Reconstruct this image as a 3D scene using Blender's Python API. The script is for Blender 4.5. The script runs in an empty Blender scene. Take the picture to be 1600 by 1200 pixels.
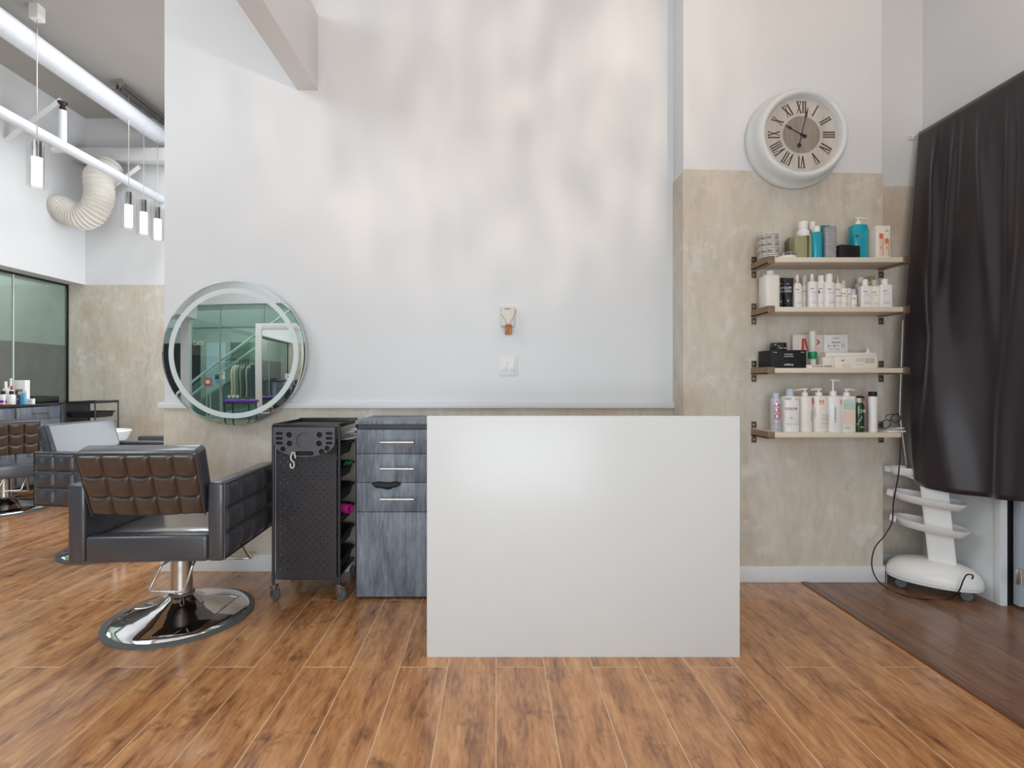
import bpy, bmesh, math, random
from mathutils import Vector, Matrix, Euler
random.seed(7)
PI = math.pi
scene = bpy.context.scene
COL = scene.collection

# ------------------------------------------------------------------ camera
CAMZ, F, CX, CY = 1.19, 793.0, 775.0, 597.0
cam_d = bpy.data.cameras.new('camera'); cam = bpy.data.objects.new('camera', cam_d); COL.objects.link(cam)
cam.location = (0, 0, CAMZ); cam.rotation_euler = (PI/2, 0, 0)
cam_d.sensor_width = 36; cam_d.lens = F/1600*36
cam_d.shift_x = 25/1600; cam_d.shift_y = -3/1600
cam_d.clip_start = 0.02
scene.camera = cam
# ------------------------------------------------------------------ world and lights
w = bpy.data.worlds.new('world'); scene.world = w; w.use_nodes = True
w.node_tree.nodes['Background'].inputs[0].default_value = (0.86, 0.93, 1.0, 1)
w.node_tree.nodes['Background'].inputs[1].default_value = 0.6
def area(name, loc, rot, sx, sy, power, col=(1, 1, 1)):
    l = bpy.data.lights.new(name, 'AREA'); l.shape = 'RECTANGLE'; l.size = sx; l.size_y = sy
    l.energy = power; l.color = col
    o = bpy.data.objects.new(name, l); COL.objects.link(o); o.location = loc; o.rotation_euler = rot
    return o
area('front_fill', (-0.25, -2.16, 1.3), (math.radians(90), 0, 0), 3.1, 2.0, 84, (0.84, 0.94, 1.0))  # added fill lamp behind the camera, evens out the light on the walls
area('overhead_fill_front', (-0.6, 0.2, 4.5), (0, 0, 0), 4.6, 2.6, 16, (0.95, 0.975, 1.0))  # added soft fill under the ceiling, no fixture there
area('overhead_fill_left', (-3.9, 0.2, 4.3), (0, math.radians(-32), 0), 2.2, 2.6, 85, (0.90, 0.96, 1.0))  # added fill, tilted to lift the left floor and right-hand surfaces
area('overhead_fill_rear', (-3.0, 4.4, 4.52), (0, 0, 0), 1.6, 3.2, 62, (0.95, 0.98, 1.0))  # added overhead fill that brightens the back room
area('rear_side_fill', (-1.3, 5.0, 1.9), (0, math.radians(90), 0), 2.2, 2.4, 74, (0.90, 0.96, 1.0))  # unseen fill lamp added behind the main wall; no window stands here
area('overhead_fill_entry', (2.0, 1.2, 4.5), (0, 0, 0), 1.4, 1.4, 14, (1.0, 0.70, 0.44))  # added warm fill for the pier and recess
area('side_room_fill', (-6.05, 4.5, 3.15), (0, 0, 0), .5, 5.0, 45, (1.0, 1.0, 1.0))  # lamp added to brighten what shows through the glass partition
area('concourse_fill', (-6.0, -5.5, 4.4), (0, 0, 0), 7.0, 4.0, 420, (0.95, 1.0, 0.98))  # added fill so the concourse shows brighter in the round mirror
# sunlight thrown up on the wall by glass and water-like ripples outside: a streaked, warm low beam
sp = bpy.data.lights.new('reflected_sun', 'SPOT'); sp.energy = 330; sp.color = (1.0, 0.80, 0.64)
sp.spot_size = math.radians(37); sp.spot_blend = 0.8; sp.shadow_soft_size = 0.08
spo = bpy.data.objects.new('reflected_sun', sp); COL.objects.link(spo); spo.location = (2.2, -1.9, 1.6)
spo.rotation_euler = (Vector((-0.15, 3.2, 3.25)) - Vector(spo.location)).to_track_quat('-Z', 'Y').to_euler()
sp.use_nodes = True
nt = sp.node_tree; em = nt.nodes['Emission']
tc = nt.nodes.new('ShaderNodeTexCoord'); mp = nt.nodes.new('ShaderNodeMapping'); nz = nt.nodes.new('ShaderNodeTexNoise')
mp.inputs['Scale'].default_value = (70, 9, 3); nz.inputs['Scale'].default_value = 1.0; nz.inputs['Detail'].default_value = 3
nz.inputs['Distortion'].default_value = 1.2
rp = nt.nodes.new('ShaderNodeMapRange'); rp.inputs[1].default_value = 0.38; rp.inputs[2].default_value = 0.66
rp.inputs[3].default_value = 0.12; rp.inputs[4].default_value = 1.5
nt.links.new(tc.outputs['Normal'], mp.inputs['Vector']); nt.links.new(mp.outputs[0], nz.inputs['Vector'])
nt.links.new(nz.outputs[0], rp.inputs[0]); nt.links.new(rp.outputs[0], em.inputs['Strength'])
# exposure
scene.view_settings.view_transform = 'Standard'; scene.view_settings.look = 'None'
scene.view_settings.gamma = 1.0; scene.view_settings.use_curve_mapping = False
scene.view_settings.exposure = 0.27

# ------------------------------------------------------------------ helpers
def P(px, py, D): return Vector(((px-CX)*D/F, D, CAMZ-(py-CY)*D/F))
def PX(px, D): return (px-CX)*D/F
def PZ(py, D): return CAMZ-(py-CY)*D/F
def lin(r, g, b):
    f = lambda c: (c/255/12.92) if c/255 <= .04045 else ((c/255+.055)/1.055)**2.4
    return (f(r), f(g), f(b), 1)
MATS = {}
def mat(name, c, rough=.5, metal=0., spec=None, coat=0., emit=None, es=0., var=0.04, vscale=12, bump=0., bscale=80, trans=0., sheen=0., alpha=1.):
    if name in MATS: return MATS[name]
    m = bpy.data.materials.new(name); m.use_nodes = True; MATS[name] = m
    t = m.node_tree; b = t.nodes['Principled BSDF']
    b.inputs['Roughness'].default_value = rough; b.inputs['Metallic'].default_value = metal
    if spec is not None: b.inputs['Specular IOR Level'].default_value = spec
    b.inputs['Coat Weight'].default_value = coat; b.inputs['Coat Roughness'].default_value = .12
    b.inputs['Transmission Weight'].default_value = trans
    if sheen: b.inputs['Sheen Weight'].default_value = sheen; b.inputs['Sheen Roughness'].default_value = .35
    if emit: b.inputs['Emission Color'].default_value = emit; b.inputs['Emission Strength'].default_value = es
    if alpha < 1: b.inputs['Alpha'].default_value = alpha
    tcn = t.nodes.new('ShaderNodeTexCoord'); n = t.nodes.new('ShaderNodeTexNoise'); n.inputs['Scale'].default_value = vscale
    n.inputs['Detail'].default_value = 4
    t.links.new(tcn.outputs['Object'], n.inputs['Vector'])
    mx = t.nodes.new('ShaderNodeMix'); mx.data_type = 'RGBA'
    lo = tuple(max(0, x*(1-var*2)) for x in c[:3])+(1,); hi = tuple(min(1, x*(1+var*2)) for x in c[:3])+(1,)
    mx.inputs[6].default_value = lo; mx.inputs[7].default_value = hi
    t.links.new(n.outputs[0], mx.inputs[0]); t.links.new(mx.outputs[2], b.inputs['Base Color'])
    if bump:
        n2 = t.nodes.new('ShaderNodeTexNoise'); n2.inputs['Scale'].default_value = bscale
        t.links.new(tcn.outputs['Object'], n2.inputs['Vector'])
        bp = t.nodes.new('ShaderNodeBump'); bp.inputs['Strength'].default_value = bump; bp.inputs['Distance'].default_value = .002
        t.links.new(n2.outputs[0], bp.inputs['Height']); t.links.new(bp.outputs[0], b.inputs['Normal'])
    return m
def ramp(t, stops):
    r = t.nodes.new('ShaderNodeValToRGB'); e = r.color_ramp.elements
    while len(e) < len(stops): e.new(.5)
    for i, (p, c) in enumerate(stops): e[i].position = p; e[i].color = c
    return r
def streak_mat(name, stops, scale, rough, coat=0, perobj=False, detail=6, patch=None, bump=.0, coord='Object', spec=.5):
    """layered stretched noise: wood grain, brushed plaster"""
    m = bpy.data.materials.new(name); m.use_nodes = True; MATS[name] = m
    t = m.node_tree; b = t.nodes['Principled BSDF']; b.inputs['Roughness'].default_value = rough
    b.inputs['Coat Weight'].default_value = coat; b.inputs['Coat Roughness'].default_value = .15
    b.inputs['Specular IOR Level'].default_value = spec
    tcn = t.nodes.new('ShaderNodeTexCoord'); vec = tcn.outputs[coord]
    if perobj:
        oi = t.nodes.new('ShaderNodeObjectInfo'); ml = t.nodes.new('ShaderNodeMath'); ml.operation = 'MULTIPLY'; ml.inputs[1].default_value = 57
        ad = t.nodes.new('ShaderNodeVectorMath'); ad.operation = 'ADD'
        t.links.new(oi.outputs['Random'], ml.inputs[0]); t.links.new(vec, ad.inputs[0]); t.links.new(ml.outputs[0], ad.inputs[1]); vec = ad.outputs[0]
    mp = t.nodes.new('ShaderNodeMapping'); mp.inputs['Scale'].default_value = scale; t.links.new(vec, mp.inputs['Vector'])
    n = t.nodes.new('ShaderNodeTexNoise'); n.inputs['Scale'].default_value = 1; n.inputs['Detail'].default_value = detail
    n.inputs['Roughness'].default_value = .62; n.inputs['Distortion'].default_value = .5
    t.links.new(mp.outputs[0], n.inputs['Vector'])
    mp2 = t.nodes.new('ShaderNodeMapping'); mp2.inputs['Scale'].default_value = tuple(s*6 for s in scale); t.links.new(vec, mp2.inputs['Vector'])
    n2 = t.nodes.new('ShaderNodeTexNoise'); n2.inputs['Scale'].default_value = 1; n2.inputs['Detail'].default_value = 3
    t.links.new(mp2.outputs[0], n2.inputs['Vector'])
    mxn = t.nodes.new('ShaderNodeMix'); mxn.inputs[0].default_value = .3
    t.links.new(n.outputs[0], mxn.inputs[2]); t.links.new(n2.outputs[0], mxn.inputs[3])
    r = ramp(t, stops); t.links.new(mxn.outputs[0], r.inputs[0]); out = r.outputs[0]
    if patch:
        for (col, sc, lo, hi, amt) in patch:
            n3 = t.nodes.new('ShaderNodeTexNoise'); n3.inputs['Scale'].default_value = sc; n3.inputs['Detail'].default_value = 5; n3.inputs['Roughness'].default_value = .7
            off = t.nodes.new('ShaderNodeVectorMath'); off.operation = 'ADD'; off.inputs[1].default_value = (sc*3.1, sc, 7.7*amt)
            t.links.new(vec, off.inputs[0]); t.links.new(off.outputs[0], n3.inputs['Vector'])
            mr = t.nodes.new('ShaderNodeMapRange'); mr.inputs[1].default_value = lo; mr.inputs[2].default_value = hi; mr.inputs[3].default_value = 0; mr.inputs[4].default_value = amt
            t.links.new(n3.outputs[0], mr.inputs[0])
            mx = t.nodes.new('ShaderNodeMix'); mx.data_type = 'RGBA'; mx.inputs[7].default_value = col
            t.links.new(mr.outputs[0], mx.inputs[0]); t.links.new(out, mx.inputs[6]); out = mx.outputs[2]
    t.links.new(out, b.inputs['Base Color'])
    if bump:
        bp = t.nodes.new('ShaderNodeBump'); bp.inputs['Strength'].default_value = bump; bp.inputs['Distance'].default_value = .002
        t.links.new(mxn.outputs[0], bp.inputs['Height']); t.links.new(bp.outputs[0], b.inputs['Normal'])
    return m
def glass_mat(name, tint, gloss=.12, rough=.0):
    m = bpy.data.materials.new(name); m.use_nodes = True; MATS[name] = m; t = m.node_tree
    t.nodes.remove(t.nodes['Principled BSDF']); o = t.nodes['Material Output']
    tr = t.nodes.new('ShaderNodeBsdfTransparent'); tr.inputs[0].default_value = tint
    gl = t.nodes.new('ShaderNodeBsdfGlossy'); gl.inputs['Roughness'].default_value = rough
    mx = t.nodes.new('ShaderNodeMixShader'); mx.inputs[0].default_value = gloss
    t.links.new(tr.outputs[0], mx.inputs[1]); t.links.new(gl.outputs[0], mx.inputs[2]); t.links.new(mx.outputs[0], o.inputs[0])
    return m

class MB:
    def __init__(s): s.bm = bmesh.new()
    def _merge(s, b, M=None):
        if M is not None: bmesh.ops.transform(b, matrix=M, verts=b.verts)
        me = bpy.data.meshes.new('tmp'); b.to_mesh(me); b.free(); s.bm.from_mesh(me); bpy.data.meshes.remove(me); return s
    def box(s, x0, x1, y0, y1, z0, z1, bev=0, seg=2, M=None):
        b = bmesh.new(); bmesh.ops.create_cube(b, size=1)
        for v in b.verts: v.co = ((v.co.x+.5)*(x1-x0)+x0, (v.co.y+.5)*(y1-y0)+y0, (v.co.z+.5)*(z1-z0)+z0)
        if bev: bmesh.ops.bevel(b, geom=b.edges[:], offset=bev, segments=seg, profile=.5, affect='EDGES')
        return s._merge(b, M)
    def tube(s, pts, r, n=10, closed=False, M=None):
        pts = [Vector(p) for p in pts]; b = bmesh.new(); k = len(pts); rs = r if isinstance(r, (list, tuple)) else [r]*k
        T = []
        for i in range(k):
            a = pts[(i-1) % k] if (i > 0 or closed) else pts[i]; c = pts[(i+1) % k] if (i < k-1 or closed) else pts[i]
            T.append((c-a).normalized())
        up = Vector((0, 0, 1)) if abs(T[0].z) < .9 else Vector((1, 0, 0)); nrm = (up-T[0]*up.dot(T[0])).normalized(); rings = []
        for i in range(k):
            nrm = (nrm-T[i]*nrm.dot(T[i])).normalized(); bn = T[i].cross(nrm)
            rings.append([b.verts.new(pts[i]+(nrm*math.cos(2*PI*j/n)+bn*math.sin(2*PI*j/n))*rs[i]) for j in range(n)])
        for i in range(k if closed else k-1):
            A, B = rings[i], rings[(i+1) % k]
            for j in range(n): b.faces.new((A[j], A[(j+1) % n], B[(j+1) % n], B[j]))
        if not closed: b.faces.new(rings[0][::-1]); b.faces.new(rings[-1])
        return s._merge(b, M)
    def lathe(s, prof, n=28, sx=1, sy=1, ex=2., M=None, cap=True):
        b = bmesh.new(); rings = []
        for r, z in prof:
            ring = []
            for j in range(n):
                a = 2*PI*j/n; c, q = math.cos(a), math.sin(a)
                ring.append(b.verts.new((sx*r*math.copysign(abs(c)**(2/ex), c), sy*r*math.copysign(abs(q)**(2/ex), q), z)))
            rings.append(ring)
        for A, B in zip(rings, rings[1:]):
            for j in range(n): b.faces.new((A[j], A[(j+1) % n], B[(j+1) % n], B[j]))
        if cap: b.faces.new(rings[0][::-1]); b.faces.new(rings[-1])
        return s._merge(b, M)
    def prism(s, poly, z0, z1, M=None, bev=0):
        b = bmesh.new(); lo = [b.verts.new((x, y, z0)) for x, y in poly]; hi = [b.verts.new((x, y, z1)) for x, y in poly]; k = len(poly)
        b.faces.new(lo[::-1]); b.faces.new(hi)
        for i in range(k): b.faces.new((lo[i], lo[(i+1) % k], hi[(i+1) % k], hi[i]))
        bmesh.ops.recalc_face_normals(b, faces=b.faces)
        if bev: bmesh.ops.bevel(b, geom=b.edges[:], offset=bev, segments=2, affect='EDGES')
        return s._merge(b, M)
    def grid(s, f, nu, nv, M=None):
        b = bmesh.new(); V = [[b.verts.new(f(i/nu, j/nv)) for j in range(nv+1)] for i in range(nu+1)]
        for i in range(nu):
            for j in range(nv): b.faces.new((V[i][j], V[i+1][j], V[i+1][j+1], V[i][j+1]))
        return s._merge(b, M)
    def quilt(s, o, u, v, n, cu, cv, puff, res=14, base=0., sag=0.):
        """tufted panel: cu x cv puffed cells over the rectangle o + a*u + b*v, out along n"""
        o, u, v, n = Vector(o), Vector(u), Vector(v), Vector(n).normalized()
        def f(a, c):
            ca = (a*cu) % 1 if a < 1 else 1.; cc = (c*cv) % 1 if c < 1 else 1.
            h = .55*(1-abs(2*ca-1)**9)*(1-abs(2*cc-1)**9)+.45*(1-(2*ca-1)**2)*(1-(2*cc-1)**2)
            edge = 0 if a in (0., 1.) or c in (0., 1.) else base
            return o+u*a+v*c+n*(puff*h+edge)-v.normalized()*(sag*math.sin(PI*((a*cu) % 1))*(0 < c < 1))
        return s.grid(f, cu*res, cv*res)
    def mesh(s, name, m, smooth=40):
        bmesh.ops.recalc_face_normals(s.bm, faces=s.bm.faces)
        me = bpy.data.meshes.new(name); s.bm.to_mesh(me); s.bm.free()
        for p in me.polygons: p.use_smooth = bool(smooth)
        if smooth: me.set_sharp_from_angle(angle=math.radians(smooth))
        if m: me.materials.append(m)
        return me
    def build(s, name, m, parent=None, smooth=40, loc=None, rot=None):
        o = bpy.data.objects.new(name, s.mesh(name, m, smooth)); COL.objects.link(o)
        if parent: o.parent = parent
        if loc is not None: o.location = loc
        if rot is not None: o.rotation_euler = rot
        return o
def B(*a, **k): return MB().box(*a, **k)
def tag(o, label=None, cat=None, group=None, kind=None):
    if label: o['label'] = label
    if cat: o['category'] = cat
    if group: o['group'] = group
    if kind: o['kind'] = kind
    return o
def struct(o, label=None): o['kind'] = 'structure'; return tag(o, label)
def thing(name, label, cat, loc=(0, 0, 0), rz=0, group=None):
    o = bpy.data.objects.new(name, None); COL.objects.link(o); o.empty_display_size = .05
    o.location = loc; o.rotation_euler = (0, 0, rz); return tag(o, label, cat, group)
def copy_tree(o, parent=None):
    c = o.copy(); COL.objects.link(c); c.parent = parent
    for ch in o.children: copy_tree(ch, c)
    return c
def curve_mesh(name, splines, depth, m):
    """flat plate with holes: first spline is the outline"""
    cu = bpy.data.curves.new(name, 'CURVE'); cu.dimensions = '2D'; cu.fill_mode = 'BOTH'; cu.extrude = depth/2
    for sp_ in splines:
        q = cu.splines.new('POLY'); q.points.add(len(sp_)-1); q.use_cyclic_u = True
        for p, (x, y) in zip(q.points, sp_): p.co = (x, y, 0, 1)
    o = bpy.data.objects.new(name, cu); COL.objects.link(o)
    dg = bpy.context.evaluated_depsgraph_get(); me = bpy.data.meshes.new_from_object(o.evaluated_get(dg))
    bpy.data.objects.remove(o); bpy.data.curves.remove(cu); me.materials.clear(); me.materials.append(m); return me
def text_mesh(body, size, m, depth=.0006, sx=1.):
    cu = bpy.data.curves.new('lettering', 'FONT'); cu.body = body; cu.size = size; cu.extrude = depth; cu.align_x = 'CENTER'; cu.align_y = 'CENTER'
    o = bpy.data.objects.new('lettering', cu); COL.objects.link(o)
    dg = bpy.context.evaluated_depsgraph_get(); me = bpy.data.meshes.new_from_object(o.evaluated_get(dg))
    bpy.data.objects.remove(o); bpy.data.curves.remove(cu); me.materials.clear(); me.materials.append(m)
    if sx != 1: me.transform(Matrix.Diagonal((sx, 1, 1, 1)))
    return me
def lettering(body, size, m, parent, x, y, z, roll=0, sx=1., yaw=0):
    """upright lettering facing -Y in the parent's space"""
    o = bpy.data.objects.new('lettering', text_mesh(body, size, m, sx=sx)); COL.objects.link(o); o.parent = parent
    if parent.name.split('.')[0] in ('shampoo_bottle', 'pump_bottle', 'hair_product_bottle', 'cream_tube'): x -= .011   # labels turned a little to the room
    o.matrix_local = Matrix.Translation((x, y, z)) @ Matrix.Rotation(yaw, 4, 'Z') @ Matrix.Rotation(PI/2, 4, 'X') @ Matrix.Rotation(roll, 4, 'Z')
    return o
def circle(cx, cy, r, n=20): return [(cx+r*math.cos(2*PI*i/n), cy+r*math.sin(2*PI*i/n)) for i in range(n)]
def stadium(x0, x1, y0, y1, n=6):
    r = (y1-y0)/2; cy = (y0+y1)/2; o = []
    for i in range(n+1): a = -PI/2+PI*i/n; o.append((x1-r+r*math.cos(a), cy+r*math.sin(a)))
    for i in range(n+1): a = PI/2+PI*i/n; o.append((x0+r+r*math.cos(a), cy+r*math.sin(a)))
    return o

# ------------------------------------------------------------------ materials
M_wall = mat('white_wall_paint', lin(226, 227, 229), .38, var=.012, vscale=3, bump=.08, bscale=160)
M_ceil = mat('grey_ceiling', lin(172, 168, 163), .85, var=.03, vscale=2)
M_trim = mat('white_trim', lin(228, 229, 231), .35, var=.01)
M_paper = streak_mat('plaster_wallpaper', [(.25, lin(182, 170, 155)), (.45, lin(206, 196, 182)), (.6, lin(216, 207, 195)), (.8, lin(226, 219, 209))],
    (5, 5, 1.6), .5, patch=[(lin(226, 221, 213), 5.5, .54, .68, .75), (lin(178, 188, 184), 3.2, .58, .72, .5), (lin(196, 164, 126), 2.3, .52, .7, .45)])
M_purple = streak_mat('purple_wallpaper', [(.25, lin(84, 76, 86)), (.5, lin(104, 95, 106)), (.8, lin(122, 112, 122))], (5, 5, 1.5), .6)
M_wood = streak_mat('oak_laminate', [(.33, lin(112, 70, 43)), (.43, lin(163, 111, 71)), (.51, lin(189, 133, 86)), (.60, lin(208, 153, 102)), (.74, lin(228, 180, 126))],
    (15, 2.6, 15), .25, coat=.6, perobj=True, detail=11, patch=[(lin(92, 58, 38), 8, .57, .70, .7), (lin(206, 140, 70), 3, .54, .72, .4)], bump=.04)
M_wood2 = streak_mat('brown_laminate', [(.28, lin(86, 58, 42)), (.45, lin(124, 86, 62)), (.6, lin(148, 108, 80)), (.8, lin(170, 132, 104))],
    (11, 1.3, 11), .32, coat=.25, perobj=True, patch=[(lin(70, 46, 34), 4, .56, .74, .6)], bump=.04)
M_seam = mat('seam_glint', lin(232, 206, 174), .7)  # pale colour stands in for light caught on the plank bevels
M_strip = mat('transition_strip', lin(112, 72, 42), .35, coat=.2, var=.15, vscale=6)
M_leather = mat('black_leather', lin(58, 60, 68), .38, spec=.7, coat=.6, var=.08, vscale=40, bump=.1, bscale=260)
M_leatherb = mat('brown_black_leather', lin(66, 54, 48), .34, spec=.6, coat=.5, var=.08, vscale=40, bump=.1, bscale=260)
M_chrome = mat('chrome', (.82, .83, .85, 1), .06, 1., var=.0)
M_steel = mat('brushed_nickel', (.62, .58, .54, 1), .28, 1., var=.02)
M_rubber = mat('grey_rubber', lin(92, 96, 98), .55)
M_black = mat('black_plastic', lin(34, 34, 38), .42, var=.1, vscale=20, bump=.05)
M_blackm = mat('black_metal', lin(52, 52, 58), .3, spec=.5, var=.12, vscale=9)
M_dark = mat('near_black', lin(14, 14, 16), .6)
M_cab = streak_mat('blue_grey_oak', [(.25, lin(58, 61, 70)), (.42, lin(96, 104, 116)), (.56, lin(128, 138, 150)), (.75, lin(160, 170, 180))], (14, 14, 2.2), .42,
    patch=[(lin(98, 90, 96), 3.5, .5, .66, .6)], bump=.04)
M_cabtop = mat('dark_worktop', lin(58, 62, 70), .4, var=.12, vscale=30)
M_panel = mat('white_laminate', lin(222, 223, 223), .3, var=.008, vscale=5)
M_shelf = mat('cream_shelf', lin(226, 214, 196), .45, var=.02)
M_bronze = mat('bronze_bracket', lin(150, 126, 104), .3, .75, var=.04)
M_screw = mat('screw', lin(210, 205, 198), .25, 1.)
M_glass = glass_mat('clear_glass', (.95, .96, .96, 1), .14)
M_gpane = glass_mat('green_glass', (.70, .80, .75, 1), .22)
M_front = glass_mat('storefront_glass', (.80, .90, .86, 1), .12)
M_mirror = mat('mirror_glass', (.78, .85, .83, 1), .0, 1., var=0)
M_frost = mat('frosted_ring', lin(214, 224, 226), .5, var=.0)
M_led = mat('bubble_led', lin(255, 240, 215), .3, emit=(1, .9, .72, 1), es=1.1)
M_white = mat('white_plastic', lin(238, 236, 234), .32, var=.01)
M_ivory = mat('ivory_plastic', lin(238, 232, 224), .38, var=.01)
M_ivory2 = mat('cream_card', lin(236, 226, 212), .55, var=.02)
M_velvet = mat('black_velvet', lin(44, 36, 42), .42, spec=.5, sheen=.55, var=.12, vscale=6, bump=.25, bscale=300)
M_silver = mat('silver_hem', lin(214, 208, 204), .35, .6, var=.2, vscale=60)
M_door = mat('blue_grey_door', lin(172, 180, 192), .45, var=.01)
M_cord = mat('black_cord', lin(32, 28, 28), .5)
M_red = mat('red_ink', lin(196, 52, 44), .5); M_orange = mat('orange_ink', lin(214, 120, 70), .5); M_ink = mat('black_ink', lin(40, 36, 36), .6)
M_grey = mat('grey_ink', lin(150, 142, 138), .6); M_wht = mat('white_ink', lin(236, 234, 230), .5)
M_teal = mat('teal_plastic', lin(18, 160, 180), .3, coat=.2, var=.04); M_teal2 = mat('dark_teal_plastic', lin(0, 122, 134), .35)
M_olive = mat('olive_glass', lin(158, 156, 120), .2, coat=.3, var=.05); M_olive2 = mat('dark_olive_glass', lin(112, 108, 88), .25)
M_tin = streak_mat('patterned_tin', [(.3, lin(60, 58, 58)), (.45, lin(120, 116, 112)), (.55, lin(196, 192, 186)), (.8, lin(226, 222, 214))], (60, 60, 60), .35)
M_lines = streak_mat('grey_lined_label', [(.3, lin(92, 90, 98)), (.5, lin(160, 158, 164)), (.75, lin(188, 186, 190))], (14, 14, 190), .4)
M_mint = mat('mint_label', lin(190, 212, 204), .5); M_pinkl = mat('peach_label', lin(238, 214, 200), .5)
M_green = mat('dark_green_bottle', lin(30, 66, 34), .2, coat=.4); M_pinkb = mat('rose_plastic', lin(206, 160, 148), .35)
M_brgreen = mat('green_ring', lin(16, 140, 84), .3); M_frosty = mat('frosted_plastic', lin(214, 216, 206), .3, var=.02)
M_can = mat('silver_can', lin(200, 200, 208), .32, .3); M_cap = mat('blue_grey_cap', lin(188, 198, 210), .35)
M_magenta = mat('magenta_plastic', lin(206, 48, 150), .3); M_leaf = mat('green_plastic', lin(40, 130, 52), .35)
M_champ = mat('champagne_cap', lin(206, 194, 180), .3, .3); M_purp = mat('purple_towel', lin(104, 40, 168), .9, sheen=.3, bump=.5, bscale=200)
M_blue = mat('sky_blue_card', lin(96, 182, 222), .5); M_navy = mat('navy_card', lin(42, 60, 100), .5); M_amber = mat('amber_glass', lin(120, 66, 30), .2)

# ------------------------------------------------------------------ the room
YM, YS, YF = 3.2, 3.03, 6.56            # main wall, shelf pier, far wall
XL, XB, XR = -5.54, -5.31, 2.69         # left glazed wall, bulkhead face, right wall
XE, XC, XP = -2.09, 1.118, 2.304        # main wall's end, pier corner, pier's right end
HC = 4.6
ZP = 2.447                              # top of the wallpaper
wb = struct(B(XE, XC, YM, YM+.2, 0, HC).build('wall_back', M_wall), 'white painted wall above a grey plaster dado')
B(XE-.003, XC, YM-.003, YM+.2, 0.0, 1.03).build('wallpaper', M_paper, wb)
pr = struct(MB().box(XC, XP, YS, YM+.2, 0, HC).build('wall_pier', M_wall), 'projecting pier with grey plaster wallpaper under the clock')
# wallpaper with its slightly sloping top edge
MB().prism([(XC-.003, 0), (XP+.003, 0), (XP+.003, PZ(271.5, YS)), (XC+.0, PZ(264.5, YS))], 0, .003,
    M=Matrix.Translation((0, YS, 0)) @ Matrix.Rotation(PI/2, 4, 'X')).build('wallpaper', M_paper, pr, smooth=0)
B(XC-.003, XC, YS-.003, YM-.003, 0, PZ(264.5, YS)-.015).build('wallpaper', M_paper, pr)
wr = struct(B(XP, XR, YM, YM+.2, 0, HC).build('wall_recess', M_wall), 'narrow recessed wall between the pier and the curtain')
B(XP, XR, YM-.003, YM, 0, PZ(291, YM)).build('wallpaper', M_paper, wr)
wright = struct(MB().box(XR, XR+.14, 2.72, YF, 0, HC).box(XR, XR+.14, -2.3, 1.8, 0, HC).box(XR, XR+.14, 1.8, 2.72, 2.12, HC).build('wall_right', M_wall))
struct(B(4.0, 4.1, 1.0, 3.4, 0, 2.6).build('wall_corridor', M_wall))
wf = struct(B(XL, XR, YF, YF+.15, 0, HC).build('wall_far', M_wall), 'far wall, white over grey plaster')
B(XL, XE+2, YF-.003, YF, 0, ZP).build('wallpaper', M_paper, wf)
struct(B(XL-.3, XB, -2.3, YF, ZP, HC).build('wall_bulkhead', M_wall), 'white bulkhead over the glass partition')
wp = struct(B(-6.62, -6.5, -2.3, 8.6, .0, 3.2).build('wall_left', mat('pale_green_wall', lin(206, 210, 204), .7)), 'wall behind the glass, pale over purple')
B(-6.5, -6.497, -2.3, 8.6, 0, 1.74).build('wallpaper', M_purple, wp)
struct(B(-6.62, XL, 8.5, 8.6, 0, 3.2).build('wall_side', M_wall))
struct(B(-6.62, XR+.2, -2.3, YF+.2, HC, HC+.1).build('ceiling', M_ceil))
struct(B(-6.62, XL-.3, -2.3, 8.6, 3.2, 3.3).build('ceiling_side', M_ceil))
struct(B(-6.62, XL, YF, 8.6, -.1, -.001).build('floor_side', M_wood2))
# glass partition
gp = struct(thing('window_1', 'green tinted glass partition under the bulkhead', 'partition')); del gp['category']
ys = [6.545, 5.82, 4.6, 3.4, 2.2, 1.0, -.2]
for a, b_ in zip(ys, ys[1:]): B(XL-.006, XL+.006, b_+.006, a-.006, .02, ZP-.02).build('pane', M_gpane, gp, smooth=0)
B(XL-.02, XL+.02, 6.545, 6.56, 0, ZP).build('frame', M_dark, gp)
B(XL-.02, XL+.02, -.2, 6.56, ZP-.02, ZP-.001).build('head_frame', M_dark, gp)
for y in ys[1:-1]: B(XL-.007, XL+.009, y-.006, y+.006, .02, ZP-.02).build('joint', M_frost, gp)
# beam
struct(B(PX(465, YM), PX(497, YM), -2.2, YM, 3.03, 3.5).build('trim_1', M_wall), 'boxed white beam running out from the wall')
# rails and baseboards
struct(MB().box(XE-.028, XC, YM-.024, YM-.003, 1.025, 1.062, bev=.004).box(XE-.028, XE-.003, YM-.02, YM+.2, 1.025, 1.062, bev=.004).build('trim_2', M_trim), 'white chair rail')
struct(B(XE-.015, XC, YM-.018, YM-.003, 0, .108, bev=.003).build('baseboard_back', M_trim))
struct(MB().box(XC-.015, XP+.015, YS-.018, YS-.003, 0, .096, bev=.003).box(XP+.003, XP+.018, YS-.018, YM, 0, .096, bev=.003).build('baseboard_pier', M_trim))
struct(B(XP+.018, XR, YM-.018, YM-.003, 0, .108, bev=.003).build('baseboard_recess', M_trim))
struct(B(XL+.05, XE, YF-.018, YF-.003, 0, .1, bev=.003).build('baseboard_far', M_trim))
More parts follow.
